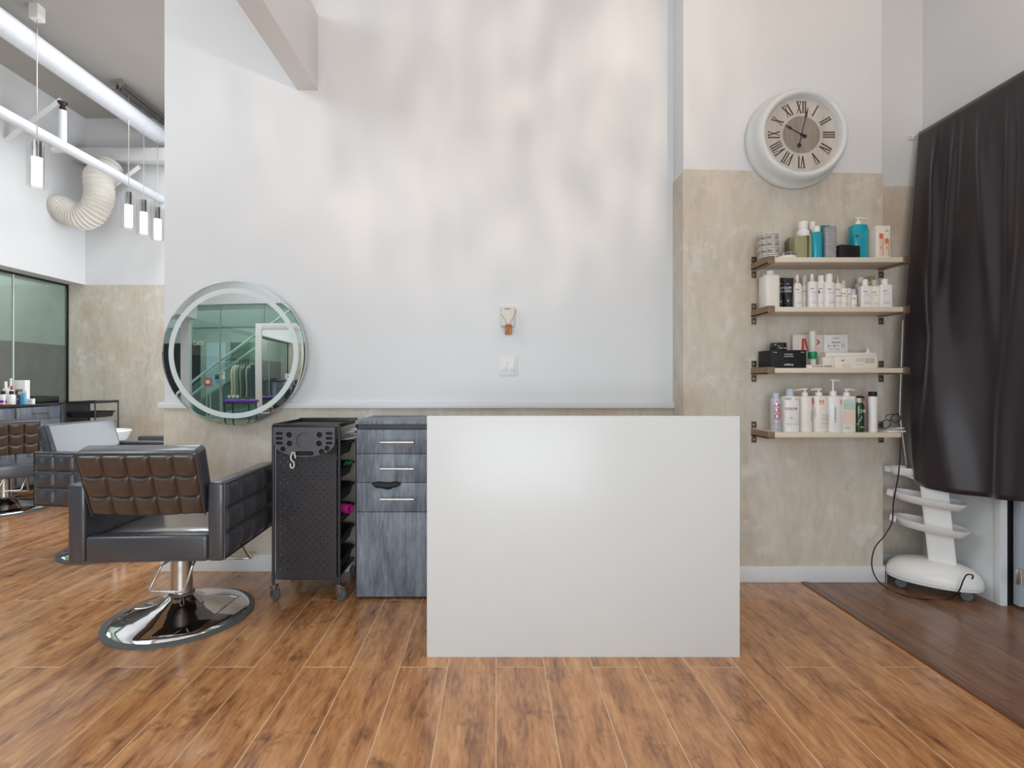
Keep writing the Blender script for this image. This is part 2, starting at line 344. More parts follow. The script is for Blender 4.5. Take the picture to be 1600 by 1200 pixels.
# floor: one plank a piece where the camera sees it
XT = 1.81
fl = struct(B(XL-.0, XT, -2.3, YF, -.06, -.0009).build('floor', M_seam), 'orange brown wood laminate planks')
PW, PL = .2018, 1.30
pm = B(-PW/2+.0014, PW/2-.0014, -PL/2+.0019, PL/2-.0019, -.012, 0, bev=.0006, seg=1).mesh('plank', M_wood)
rest = MB(); nvis = 0
def visible(x0, x1, y0, y1):
    for i in range(5):
        for j in range(7):
            x = x0+(x1-x0)*i/4; y = y0+(y1-y0)*j/6
            if y < 1.5: continue
            px = CX+x*F/y
            if -12 < px < 1612 and (y < YM or x < XE*y/YM): return True
    return False
for k in range(-28, 9):
    x0 = k*PW; x1 = min(x0+PW, XT)
    if x1 < XL: continue
    off = 2.12 if k % 2 == 0 else 2.77
    for r in range(-4, 5):
        y0 = off+r*PL; y1 = y0+PL
        if y1 < -2.3 or y0 > YF: continue
        y0c, y1c = max(y0, -2.3), min(y1, YF); x0c = max(x0, XL)
        if visible(x0c, x1, y0c, y1c):
            if y1c-y0c > PL-.01 and x1-x0c > PW-.001:
                o = bpy.data.objects.new('plank', pm); COL.objects.link(o); o.location = ((x0+x1)/2, (y0+y1)/2, 0)
            else:
                cx, cy = (x0c+x1)/2, (y0c+y1c)/2
                o = B(x0c-cx+.0011, x1-cx-.0011, y0c-cy+.0019, y1c-cy-.0019, -.012, 0).build('plank', M_wood, loc=(cx, cy, 0))
            o.parent = fl; nvis += 1
        else: rest.box(x0c+.001, x1-.001, y0c+.001, y1c-.001, -.012, 0)
tag(rest.build('plank_field', M_wood, fl), kind='stuff')
f2 = struct(B(XT, 4.0, -2.3, YM, -.06, -.0008).build('floor_right', mat('dark_seam', lin(70, 50, 38), .6)), 'duller brown planks beyond the threshold strip')
p2 = B(-.0955, .0955, -.6495, .6495, -.012, 0).mesh('plank', M_wood2)
for i in range(12):
    for r in range(-4, 2):
        x = XT+.046+.096+i*.192; y = 2.55+(.65 if i % 2 else 0)+r*1.3
        if x > 3.95: continue
        if y+.65 > YM or y-.65 < -2.3:
            ya, yb = max(y-.65, -2.3), min(y+.65, YM)
            if yb-ya < .05: continue
            o = B(-.0955, .0955, ya-y, yb-y, -.012, 0).build('plank', M_wood2, f2, loc=(x, y, 0))
        else: o = bpy.data.objects.new('plank', p2); COL.objects.link(o); o.location = (x, y, 0); o.parent = f2
struct(B(XT, XT+.044, -2.3, YS-.02, -.01, .007, bev=.003).build('trim_3', M_strip), 'raised wooden threshold strip')
# door leaf standing open in the right-hand doorway
dr = struct(MB().box(XR+.055, XR+.86, 2.655, 2.695, .012, 2.1, bev=.003).build('door_1', M_door), 'pale blue grey door standing open')
hg = MB().box(XR+.022, XR+.056, 2.648, 2.654, PZ(912, 2.66), PZ(888, 2.66), bev=.001).tube([(XR+.052, 2.648, PZ(912, 2.66)), (XR+.052, 2.648, PZ(888, 2.66))], .006).build('hinge', M_steel, dr)
struct(MB().box(XR+.001, XR+.03, 2.7, 2.719, 0, 2.1).box(XR-.004, XR+.001, 2.702, 2.74, 0, 2.12, bev=.001).build('trim_4', M_trim))
struct(B(XR+.03, XR+.139, 2.705, 2.719, 0, 2.1).build('door_gap_shade', M_dark))  # near-black strip paints the shade of the gap beside the door leaf

# ------------------------------------------------------------------ styling chairs
def make_chair(label):
    t = thing('salon_chair', label, 'chair', group='black styling chairs')
    base = MB().lathe([(.335, 0), (.335, .010), (.318, .015), (.29, .015)], 64).build('rubber_ring', M_rubber, t)
    MB().lathe([(.312, .012), (.306, .02), (.29, .03), (.22, .045), (.15, .06), (.1, .078), (.065, .105), (.056, .118), (.05, .118)], 64).build('base', M_chrome, t, smooth=60)
    col = MB().lathe([(.05, .10), (.05, .30), (.055, .30), (.055, .315), (.035, .315), (.035, .37)], 32).build('column', M_steel, t)
    MB().lathe([(.058, .112), (.058, .124), (.05, .126)], 32).build('collar', M_rubber, col)
    MB().lathe([(.06, .296), (.06, .318), (.05, .32)], 32).build('collar', M_dark, col)
    MB().box(-.16, .16, -.14, .14, .35, .372).build('mount_plate', M_dark, t)
    MB().tube([(.03, -.05, .33), (.02, -.17, .332), (.015, -.2, .325), (-.035, -.205, .215), (-.025, -.205, .208), (.115, -.205, .204), (.125, -.205, .21), (.158, -.2, .325), (.155, -.17, .335), (.06, -.05, .335)], .0062, 8).build('pump_lever', M_chrome, t, smooth=60)
    MB().tube([(-.12, .2, .352), (-.12, .3, .345), (-.14, .46, .14), (-.15, .49, .125), (.15, .49, .125), (.14, .46, .14), (.12, .3, .345), (.12, .2, .352)], .009, 8).box(-.14, .14, .455, .525, .124, .134, bev=.003).build('footrest', M_chrome, t, smooth=60)
    # seat
    def seatf(a, c):
        x = -.262+.524*a; y = -.205+.52*c
        e = min(a, 1-a, c, 1-c); return Vector((x, y, .478+.014*min(1, e*9)**.6))
    st = MB().box(-.264, .264, -.205, .315, .372, .480, bev=.01).grid(seatf, 24, 24).build('seat', mat('shiny_seat_leather', lin(56, 58, 64), .3, spec=1., coat=1., var=.1, vscale=10), t, smooth=60)
    MB().box(-.268, .268, -.285, -.2, .37, .492, bev=.014, seg=3).build('rear_rail', M_leather, t)
    # worn, very glossy seat top
    sb_ = MATS['shiny_seat_leather'].node_tree.nodes['Principled BSDF']; sb_.inputs['IOR'].default_value = 2.2; sb_.inputs['Coat IOR'].default_value = 2.0
    # arms
    for s in (-1, 1):
        a = MB().box(*( (.268, .340) if s > 0 else (-.340, -.268)), -.285, .325, .37, .732, bev=.014, seg=3).build('armrest', M_leather, t)
        q = MB(); q.quilt((s*.338, -.272, .384), (0, .586, 0), (0, 0, .335), (s, 0, 0), 4, 3, .019, base=.002)
        q.build('tufted_panel', M_leather, a, smooth=75)
        MB().tube([(s*.341, -.277, .378), (s*.341, -.277, .724), (s*.341, .317, .724), (s*.341, .317, .378)], .0035, 6, closed=True).build('piping', M_leather, a)
    # backrest: slab leaning back, rear face tufted
    ang = math.radians(18); up = Vector((0, -math.sin(ang), math.cos(ang))); fw = Vector((0, math.cos(ang), math.sin(ang)))
    o = Vector((0, -.262, .575)); Hh = .325; Wt, Wb, Th = .264, .256, .088
    def W(c): return Wb+(Wt-Wb)*c
    bk = MB()
    sec = []; rr = .02
    Mb = Matrix(((1, 0, 0, o.x), (0, fw.y, up.y, o.y), (0, fw.z, up.z, o.z), (0, 0, 0, 1)))
    b = bmesh.new(); bmesh.ops.create_cube(b, size=1)
    for v in b.verts:
        c = v.co.z+.5; v.co = (v.co.x*2*W(c), (v.co.y+.5)*Th, c*Hh)
    bmesh.ops.bevel(b, geom=b.edges[:], offset=.022, segments=4, profile=.5, affect='EDGES')
    bk._merge(b, Mb); back = bk.build('backrest', M_leather, t, smooth=60)
    cu, cv = 5, 3
    def fq(a, c):
        sag = .010*math.sin(PI*((a*cu) % 1))*min(1, 4*c)*min(1, 4*(1-c))
        ca = (a*cu) % 1 if a < 1 else 1.; cc = (c*cv) % 1 if c < 1 else 1.
        h = .55*(1-abs(2*ca-1)**9)*(1-abs(2*cc-1)**9)+.45*(1-(2*ca-1)**2)*(1-(2*cc-1)**2)
        bow = -.010*math.sin(PI*a)*(1-c)
        x = (2*a-1)*(W(c)-.012); return o+Vector((x, 0, 0))+up*(.014+c*(Hh-.028)-sag+bow)-fw*(.016*h+(.001 if 0 < a < 1 and 0 < c < 1 else -.006))
    MB().grid(fq, 80, 48).build('tufted_panel', M_leatherb, back, smooth=75)
    def pp(a, c): return o+Vector(((2*a-1)*(W(c)-.006), 0, 0))+up*(.006+c*(Hh-.012))-fw*.001
    MB().tube([pp(0, 0), pp(0, 1), pp(.25, 1), pp(.5, 1), pp(.75, 1), pp(1, 1), pp(1, 0)], .0035, 6).build('piping', M_leather, back)
    return t
ch = make_chair('black salon chair with brown-sheen tufted back, nearest, facing the round mirror')
ch.location = (-1.60, 2.585, 0); ch.rotation_euler.z = math.radians(3)
c2 = copy_tree(ch); c2['label'] = 'black salon chair turned sideways showing the smooth front of its backrest'
c2.location = (-2.72, 3.64, 0); c2.rotation_euler.z = math.radians(-98)
c3 = copy_tree(ch); c3['label'] = 'black salon chair cut off by the left edge, in front of the bottle station'
c3.location = (-4.57, 4.72, 0); c3.rotation_euler.z = math.radians(40)
for o in c3.children:      # pumped down a little lower than the others
    if o.name.split('.')[0] in ('seat', 'rear_rail', 'armrest', 'backrest', 'mount_plate', 'footrest'): o.location.z -= .045

# ------------------------------------------------------------------ tool trolleys
def make_trolley(label):
    t = thing('salon_trolley', label, 'trolley', group='black tool trolleys')
    Wd, Dp = .36, .355
    xs = (-Wd/2, Wd/2)
    for x in xs:
        for y in (0, Dp):
            MB().tube([(x, y, .085), (x, y, .955)], .0085, 12).build('post', M_blackm, t)
            c = MB().box(-.017, .017, -.022, .012, .062, .088, bev=.003).box(-.019, -.013, -.03, .004, .028, .066, bev=.001).box(.013, .019, -.03, .004, .028, .066, bev=.001).build('caster', M_steel, t)
            c.location = (x, y, 0); c.rotation_euler.z = math.radians(62 if y == 0 else -50)
            MB().lathe([(.010, -.012), (.031, -.011), (.033, -.006), (.033, .006), (.031, .011), (.010, .012)], 24, M=Matrix.Translation((0, -.014, .0335)) @ Matrix.Rotation(PI/2, 4, 'Y')).build('wheel', M_rubber, c)
    # perforated front
    holes = []
    for r in range(33):
        for k in range(8):
            hx = -.142+k*.04+(.02 if r % 2 else 0); hz = .17+r*.0195
            if hx < .15: holes.append(circle(hx, hz, .0031, 6))
    me = curve_mesh('front_panel', [[(-.166, .115), (.166, .115), (.166, .945), (-.166, .945)]]+holes, .003, M_blackm)
    o = bpy.data.objects.new('front_panel', me); COL.objects.link(o); o.parent = t; o.location = (0, -.001, 0); o.rotation_euler = (PI/2, 0, 0)
    # tool plate
    out = [(-.165, .945), (-.165, .86)]
    for i in range(1, 12):
        a = PI+PI*i/12; out.append((.165*math.cos(a), .86+.075*math.sin(a)))
    out += [(.165, .86), (.165, .945)]
    hl = []
    for s in (-1, 1):
        for k in range(3): hl.append(stadium(s*.135-.019, s*.135+.019, .912-.026*k-.008, .912-.026*k+.008))
        hl.append(circle(s*.082, .905, .0155)); hl.append(circle(s*.08, .858, .0155))
    hl.append(circle(-.115, .828, .0145)); hl.append(circle(.095, .813, .016)); hl.append(circle(.124, .832, .014))
    hl.append(stadium(-.048, .052, .792, .816))
    hl.append(circle(0, .872, .047, 32))
    tp = bpy.data.objects.new('tool_plate', curve_mesh('tool_plate', [out]+hl, .012, mat('charcoal_plate', lin(88, 86, 92), .34, spec=.6, var=.06))); COL.objects.link(tp); tp.parent = t
    tp.location = (0, -.024, 0); B(-.16, .16, -.012, -.004, .80, .94).build('hole_shade', M_dark, t); tp.rotation_euler = (PI/2, 0, 0)  # near-black sheet added so the plate holes look shaded
    MB().lathe([(.048, -.008), (.048, .004), (.044, .004), (.044, -.004), (.001, -.004)], 32, M=Matrix.Translation((0, .872, 0)), cap=False).build('cup_holder', MATS['charcoal_plate'], tp)
    # top tray and drawers
    MB().box(-.175, .175, -.008, Dp+.008, .94, .948, bev=.002).box(-.178, .178, -.012, -.004, .94, .962, bev=.002).box(-.178, .178, Dp+.002, Dp+.01, .94, .970, bev=.002).box(-.18, -.172, -.01, Dp+.01, .94, .964, bev=.002).box(.172, .18, -.01, Dp+.01, .94, .964, bev=.002).build('top_tray', M_black, t)
    def tray():
        pro = [(.80, 0), (.92, .004), (1.0, .062), (1.03, .066), (1.03, .07), (.98, .07), (.90, .01), (.5, .006)]
        return MB().lathe(pro, 40, sx=.165, sy=.165, ex=7).mesh('drawer', M_black)
    tm = tray()
    for i in range(6):
        o = bpy.data.objects.new('drawer', tm); COL.objects.link(o); o.parent = t; o.location = (0.004, Dp/2+.005, .13+i*.128)
    for x in (-.168, .168):
        for i in range(6): B(x-.003, x+.003, .02, Dp-.02, .186+i*.128, .196+i*.128).build('runner', M_dark, t)
    MB().box(-.17, .17, .01, Dp-.01, .105, .118, bev=.002).build('bottom_shelf', M_blackm, t)
    return t
tr = make_trolley('black perforated salon trolley with tool plate, beside the grey drawer cabinet')
tr.location = (-1.037, 2.775, 0)
t2 = copy_tree(tr); t2['label'] = 'black salon trolley with open trays at the far wall, right of the bottle station'
t2.location = (-5.03, 6.1, 0); t2.rotation_euler.z = -PI/2
# S hook, clips
def sp_(pts, n=8):
    o = []
    P_ = [Vector(p) for p in pts]
    for i in range(len(P_)-1):
        p0, p1, p2, p3 = P_[max(i-1, 0)], P_[i], P_[i+1], P_[min(i+2, len(P_)-1)]
        for k in range(n):
            u = k/n; o.append(.5*((2*p1)+(p2-p0)*u+(2*p0-5*p1+4*p2-p3)*u*u+(3*p1-p0-3*p2+p3)*u**3))
    return o+[P_[-1]]
hx = PX(457, 2.75); yh = 2.748
hk = [(hx+.017, yh, PZ(716, 2.75)), (hx+.012, yh, PZ(708, 2.75)), (hx, yh, PZ(707, 2.75)), (hx-.008, yh, PZ(714, 2.75)), (hx-.004, yh, PZ(719, 2.75)), (hx+.006, yh, PZ(722, 2.75)), (hx+.010, yh, PZ(727, 2.75)), (hx+.004, yh, PZ(731, 2.75)), (hx-.008, yh, PZ(730, 2.75)), (hx-.011, yh, PZ(724, 2.75))]
tag(MB().tube(sp_(hk, 5), .0042, 8).build('hook', mat('pearl_plastic', lin(226, 214, 200), .4), smooth=60), 'small cream S shaped hook hanging on the perforated trolley front', 'hook')
mg = thing('hair_roller', 'bright magenta ring shaped roller in a trolley tray', 'roller', (PX(541, 2.87), 2.87, .449))
MB().lathe([(.018, -.03), (.026, -.03), (.026, .03), (.018, .03), (.018, -.03)], 20, M=Matrix.Translation((0, 0, .027)) @ Matrix.Rotation(math.radians(65), 4, 'Z') @ Matrix.Rotation(PI/2, 4, 'X'), cap=False).build('barrel', M_magenta, mg)
gc = thing('hair_clip', 'small green plastic clip lying in an upper trolley tray', 'clip', (PX(541, 2.86), 2.86, .716))
for dx, dz in ((-.012, .0), (.010, .004)): MB().tube([(dx, 0, .006+dz), (dx+.008, .02, .022), (dx+.02, .03, .008)], [.006, .007, .005], 8).build('jaw', M_leaf, gc)
wire = [(-.88, 2.9, .895), (-.845, 2.87, .905), (-.80, 2.86, .915), (-.79, 2.88, .925), (-.83, 2.9, .918), (-.85, 2.92, .9), (-.80, 2.9, .892), (-.785, 2.88, .884), (-.83, 2.86, .87), (-.90, 2.9, .862)]
tag(MB().tube(sp_(wire, 5), .0045, 8).build('cable', mat('pale_cable', lin(190, 190, 194), .4), smooth=60), 'pale grey cable coiled in the top trolley tray', 'cable')

# ------------------------------------------------------------------ drawer cabinet
Z = lambda y: PZ(y, 2.775)
cb = thing('drawer_cabinet', 'blue grey weathered wood cabinet with three drawers and a door', 'cabinet', (-.535, 2.775, 0))
hw = .228
MB().box(-hw+.002, hw-.002, .022, .40, .012, .93).box(-hw+.002, hw-.002, .04, .40, .93, .958).build('body', M_cabtop, cb)
B(-hw-.006, hw+.006, -.008, .41, Z(663), Z(657), bev=.002).build('worktop', M_cab, cb)
B(-hw+.02, hw-.02, .03, .38, 0, .014).build('plinth', M_dark, cb)
for i, (a, b_) in enumerate(((671, 709), (709, 754), (754, 800))):
    d = B(-hw, hw, 0, .02, Z(b_)+.0015, Z(a)-.0015, bev=.0012).build('drawer', M_cab, cb)
    zc = (Z((690, 731, 778)[i]))
    MB().tube([(-.091, -.034, zc), (.091, -.034, zc)], .0065, 12).tube([(-.075, 0, zc), (-.075, -.034, zc)], .0045, 8).tube([(.075, 0, zc), (.075, -.034, zc)], .0045, 8).build('handle', mat('satin_bar', (.8, .76, .73, 1), .25, .85), d)
B(-hw, hw, 0, .02, .016, Z(800)-.0015, bev=.0012).build('door', M_cab, cb)
def cloth(a, c):
    x = PX(582, 2.77)+(PX(626, 2.77)-PX(582, 2.77))*a; zt = Z(754)+.004*math.sin(9*a); dp = .035*math.sin(PI*a)**.7+.012*max(0, math.sin(7*a+1))
    return Vector((x, 2.777-.022*math.sin(PI*c*.9)-.006*math.sin(11*a)*c, zt+.008*(1-c)*math.sin(PI*a)-dp*c))
o = MB().grid(cloth, 20, 8).build('cloth', mat('black_cloth', lin(28, 30, 36), .55, bump=.4)); o.modifiers.new('thick', 'SOLIDIFY').thickness = .003
tag(o, 'scrap of black cloth caught in the third drawer of the grey cabinet', 'cloth')

# ------------------------------------------------------------------ reception desk
D0 = 2.195
dk = thing('reception_desk', 'plain white laminate reception desk front standing on the floor', 'desk', ((PX(667, D0)+PX(1156, D0))/2, D0, 0))
dw = (PX(1156, D0)-PX(667, D0))/2
B(-dw, dw, 0, .022, .0, PZ(650, D0), bev=.0012).build('front_panel', M_panel, dk)
for s in (-1, 1): B(s*(dw-.06)-.011, s*(dw-.06)+.011, .022, .44, 0, .76, bev=.001).build('side_panel', M_panel, dk)
B(-dw+.071-.011+.011, dw-.071, .022, .46, .735, .76, bev=.001).build('worktop', M_panel, dk)

# ------------------------------------------------------------------ round mirror
mr = thing('round_mirror', 'round wall mirror with a frosted ring, hung over the chair rail', 'mirror', (PX(365, 3.13), 3.13, PZ(552, 3.13)))
R = .443; MX = Matrix.Rotation(PI/2, 4, 'X')
MB().lathe([(.001, .0), (R-.014, 0), (R, -.0009), (R, -.006), (.001, -.006)], 96, M=MX, cap=False).build('glass', M_mirror, mr, smooth=10)
MB().lathe([(R-.004, -.006), (R-.002, -.032), (.3, -.034)], 96, M=MX, cap=False).build('backing', mat('white_backing', lin(235, 238, 240), .4), mr)
MB().lathe([(R*.905, .0004), (R*.905, .001), (R*.835, .001), (R*.835, .0004)], 96, M=MX, cap=False).build('frosted_ring', M_frost, mr)
for i in range(3):
    bx = PX(358+6.5*i, 3.13)-PX(365, 3.13); bz = PZ(619.5, 3.13)-PZ(552, 3.13)
    MB().lathe([(.0078, .0005), (.0078, .0012), (.0095, .0012), (.0095, .0005)], 20, M=Matrix.Translation((bx, 0, bz)) @ MX, cap=False).lathe([(.001, .0012), (.004, .0012), (.004, .0005)], 12, M=Matrix.Translation((bx, 0, bz)) @ MX, cap=False).build('touch_icon', M_frost, mr)
MB().box(-.06, .06, .03, .066, -.06, .06).build('wall_mount', M_dark, mr)

# ------------------------------------------------------------------ wall clock
cl = thing('wall_clock', 'large round white wall clock with roman numerals on a weathered face', 'clock', (PX(1238, YS), YS-.0035, PZ(222, YS)))
cl.rotation_euler = (0, 0, 0)
MB().lathe([(.27, 0), (.285, .004), (.288, .02), (.280, .035), (.272, .04), (.266, .075), (.262, .10), (.250, .118), (.235, .12), (.222, .110), (.217, .085), (.2, .083)], 96, M=MX, cap=False).build('case', mat('white_enamel', lin(222, 226, 226), .28, coat=.3, var=.02), cl, smooth=50)
M_face = streak_mat('weathered_face', [(.25, lin(176, 166, 158)), (.5, lin(200, 192, 186)), (.8, lin(216, 210, 205))], (9, 9, 1.2), .6)
M_face2 = streak_mat('weathered_centre', [(.25, lin(118, 108, 100)), (.5, lin(146, 136, 126)), (.8, lin(170, 160, 150))], (8, 8, 1.6), .6)
fc = MB().lathe([(.001, .086), (.219, .086), (.219, .08)], 72, M=MX, cap=False).build('face', M_face, cl, smooth=20)
MB().lathe([(.001, .0866), (.108, .0866), (.108, .086)], 60, M=MX, cap=False).build('centre_disc', M_face2, fc, smooth=20)
MB().lathe([(.108, .0868), (.113, .0868), (.113, .086)], 60, M=MX, cap=False).build('centre_ring', M_face, fc)
M_num = mat('numeral_ink', lin(66, 58, 56), .6)
for i, s_ in enumerate(['XII', 'I', 'II', 'III', 'IV', 'V', 'VI', 'VII', 'VIII', 'IX', 'X', 'XI']):
    a = -i*PI/6; wd = {'I': .014, 'V': .03, 'X': .032}; tot = sum(wd[c] for c in s_); x = -tot/2; nb = MB(); hh = .034
    for c in s_:
        xc = x+wd[c]/2; x += wd[c]
        def bar(xa, xb, th):
            nb.prism([(xa-th, -hh), (xa+th, -hh), (xb+th, hh), (xb-th, hh)], 0, .0012)
        if c == 'I': bar(xc, xc, .0035)
        elif c == 'V': bar(xc, xc-.010, .0035); bar(xc, xc+.010, .0018)
        else: bar(xc+.011, xc-.011, .0035); bar(xc-.011, xc+.011, .0018)
        nb.box(xc-wd[c]/2+.001, xc+wd[c]/2-.001, hh-.001, hh+.0014, 0, .0012)
    o = nb.build('numeral', M_num, fc, smooth=0); o.matrix_local = Matrix.Rotation(PI/2, 4, 'X') @ Matrix.Rotation(a, 4, 'Z') @ Matrix.Translation((0, .158, .0865))
def hand(name, ang, L, tail, wd_, zz):
    n_ = MB().prism([(-wd_*.5, -tail), (wd_*.5, -tail), (wd_*.4, L*.6), (wd_*1.6, L*.66), (.0005, L), (-wd_*1.6, L*.66), (-wd_*.4, L*.6)], 0, .0015).lathe([(.001, .0), (.012, 0), (.012, .0015), (.001, .0015)], 16, M=Matrix.Translation((0, -tail, 0)), cap=False)
    o = n_.build(name, M_ink, fc, smooth=0); o.matrix_local = Matrix.Rotation(PI/2, 4, 'X') @ Matrix.Rotation(ang, 4, 'Z') @ Matrix.Translation((0, 0, zz))
hand('minute_hand', -math.radians(13), .165, .065, .004, .090); hand('hour_hand', math.radians(60), .112, .02, .005, .0885)
MB().lathe([(.001, .093), (.008, .093), (.008, .086)], 16, M=MX, cap=False).build('hub', M_ink, fc)

# ------------------------------------------------------------------ light switch, dispenser and charm
sw = thing('light_switch', 'white double rocker switch plate on the white wall', 'switch', (PX(794.5, YM), YM, PZ(572, YM)))
B(-.058, .058, -.007, 0, -.061, .061, bev=.003).build('plate', M_white, sw)
for s in (-1, 1): MB().box(-.016, .016, -.014, -.006, -.033, .033, bev=.002, M=Matrix.Translation((s*.024, 0, 0)) @ Matrix.Rotation(math.radians(4), 4, 'X')).build('rocker', M_white, sw)
ds = thing('air_freshener', 'small off-white wall dispenser above the light switch', 'dispenser', (PX(793, 3.18), YM, PZ(495, 3.18)))
MB().box(-.046, .046, -.012, 0, -.066, .068, bev=.004).build('back_plate', M_white, ds)
MB().box(-.042, .042, -.052, -.010, -.062, .058, bev=.006).build('cover', mat('offwhite_plastic', lin(222, 217, 210), .4), ds)
B(-.018, .018, -.0535, -.051, .044, .047).build('slot', M_dark, ds)
chm = thing('charm', 'little gold and red charm hung by a cord over the dispenser', 'charm', (PX(794.5, 3.14), YM-.058, PZ(523, 3.14)))
B(-.021, .021, -.006, .006, 0, .05, bev=.003).build('tag', streak_mat('charm_brown', [(.3, lin(110, 66, 30)), (.5, lin(176, 120, 70)), (.7, lin(216, 176, 130))], (60, 60, 40), .5), chm)
B(-.019, .019, -.007, .007, .05, .064, bev=.003).build('knot', mat('charm_red', lin(190, 92, 84), .6), chm)
MB().tube([(-.004, 0, .064), (-.042, .003, .125), (-.05, .05, .16)], .0016, 6).tube([(.004, 0, .064), (.04, .003, .125), (.05, .05, .16)], .0016, 6).build('string', mat('gold_string', lin(190, 160, 110), .5), chm)

# ------------------------------------------------------------------ wall shelves
SF, SW0, SW1 = 2.84, PX(1200, 2.84), PX(1420, 2.84)
SZ = [PZ(402, SF), PZ(479.5, SF), PZ(575, SF), PZ(676, SF)]
names = ['topmost cream shelf with bronze clamp brackets under the clock', 'second cream shelf from the top, holding the white bottles', 'third cream shelf from the top, holding the cartons', 'lowest cream shelf, holding the pump bottles']
for i, z in enumerate(SZ):
    s_ = thing('wall_shelf', names[i], 'shelf', ((SW0+SW1)/2, YS, z), group='four wall shelves'); h = (SW1-SW0)/2
    B(-h+.004, h-.004 if i < 3 else PX(1408, SF)-(SW0+SW1)/2, SF-YS, -.004, -.027, 0, bev=.001).build('board', M_shelf, s_)
    for s in (-1, 1):
        if i == 3 and s > 0: yf = SF-YS+.1; 
        else: yf = SF-YS-.004
        b_ = MB()
        x0, x1 = (s*h-.002, s*h+.002) if s > 0 else (s*h-.002, s*h+.002)
        b_.box(x0, x1, yf, -.003, -.034, .006, bev=.0008)                       # side cheek
        xa, xb = (h-.034, h+.002) if s > 0 else (-h-.002, -h+.034)
        if not (i == 3 and s > 0): b_.box(xa, xb, yf-.003, yf, -.034, .006, bev=.0008)   # front lip
        b_.box(xa, xb, yf, -.003, -.0335, -.0275)                               # lower tongue
        xw = (h-.03, h) if s > 0 else (-h, -h+.03)
        br = b_.build('bracket', M_bronze, s_)
        for za, zb in ((.010, .048), (-.078, -.038)):
            pl = B(xw[0], xw[1], -.007, -.0032, za, zb, bev=.001).build('wall_plate', mat('dark_bronze', lin(116, 102, 90), .35, .6), br)
            MB().lathe([(.001, .003), (.0045, .002), (.0045, 0)], 12, M=Matrix.Translation(((xw[0]+xw[1])/2, -.007, (za+zb)/2)) @ MX, cap=False).build('screw', M_screw, br)

# ------------------------------------------------------------------ bottles and boxes on the shelves
GRP = ['products on the top shelf', 'white hair products on the second shelf', 'cartons on the third shelf', 'pump bottles on the lowest shelf']
def bottle(name, label, cat, sh, x0, x1, ytop, ybody, D, bm, cm, cap='cyl', ex=2.5, depth=None, capw=.45, nozzle=1, shoulder=.18, zbase=None, taper=1., grp=True):
    z0 = SZ[sh] if zbase is None else zbase
    X0, X1 = PX(x0, D), PX(x1, D); wd = X1-X0; hb = PZ(ybody, D)-z0; ht = PZ(ytop, D)-z0
    dp = depth or min(wd, .075)
    t = thing(name, label, cat, ((X0+X1)/2, D, z0), group=GRP[sh] if grp else None)
    r = .5; sd = shoulder*wd
    pro = [(r*.93*taper, 0), (r*taper, .004), (r, hb-sd), (r*.97, hb-sd*.6), (r*.82, hb-sd*.2), (r*capw*1.02, hb), (.02, hb)]
    MB().lathe(pro, 32, sx=wd, sy=dp, ex=ex).build('body', bm, t, smooth=50)
    cw = wd*capw/2; hc = ht-hb
    if cap == 'cyl': MB().lathe([(cw, hb-.001), (cw, ht-.002), (cw*.92, ht), (.001, ht)], 24, cap=False).build('cap', cm, t)
    elif cap == 'pump':
        k = hc*.5 if hc < .06 else .026
        c = MB().lathe([(cw, hb-.001), (cw*1.02, hb+k*.8), (cw*.8, hb+k), (cw*.3, hb+k), (cw*.28, ht-.006), (cw*.28, ht-.006)], 20).build('pump_collar', cm, t)
        L = nozzle*wd*.78
        MB().tube([(-math.copysign(cw*.8, L), 0, ht-.004), (L*.3, 0, ht-.004), (L*.8, 0, ht-.006), (L, 0, ht-.010)], [.0055, .006, .0045, .0035], 8).build('nozzle', cm, c, smooth=60)
    elif cap == 'spray':
        c = MB().lathe([(cw*1.1, hb-.001), (cw*1.1, hb+hc*.4), (cw*.75, hb+hc*.45), (cw*.72, ht-.002), (cw*.6, ht), (.001, ht)], 20, cap=False).build('spray_head', cm, t)
        MB().lathe([(cw*1.13, hb), (cw*1.13, hb+hc*.38), (cw*.8, hb+hc*.4)], 20, cap=False).build('ring', M_champ, c)
    return t
def carton(name, label, cat, sh, x0, x1, ytop, ybase, D, depth, m, rz=0, grp=True, bev=.0012):
    z0 = SZ[sh] if ybase is None else PZ(ybase, D); X0, X1 = PX(x0, D), PX(x1, D)
    t = thing(name, label, cat, ((X0+X1)/2, D, z0), rz, group=GRP[sh] if grp else None); wd = X1-X0; h = PZ(ytop, D)-z0
    B(-wd/2, wd/2, 0, depth, 0, h, bev=bev).build('body', m, t); return t, wd, h
def lines(t, x0, x1, zs, y, m, hh=.0012):
    for z in zs: B(x0, x1, y-.0006, y, z-hh, z+hh).build('printed_line', m, t)
# --- top shelf
zt = SZ[0]; yj = 2.945
for i in range(4):
    t = thing('hair_wax_tin', ['lowest of the four stacked patterned tins, top shelf', 'second patterned tin up in the stack of four', 'third patterned tin up in the stack of four', 'uppermost patterned tin of the stack of four'][i], 'tin', (PX(1200, yj)+(.004, 0, -.002, -.003)[i], yj, zt+i*.0385), group='stacked tins')
    MB().lathe([(.054, 0), (.056, .002), (.056, .02), (.05, .02)], 32).build('body', M_tin, t)
    MB().lathe([(.057, .019), (.058, .021), (.058, .036), (.056, .038), (.001, .038)], 32, cap=False).build('lid', mat('white_lid', lin(216, 210, 200), .4), t)
    MB().lathe([(.0583, .025), (.0583, .031)], 32, cap=False).build('lid_band', M_tin, t)
t = thing('hair_wax_tin', 'single low tin with black script standing before the olive bottles', 'tin', (PX(1231.5, 2.885), 2.905, zt), group=GRP[0])
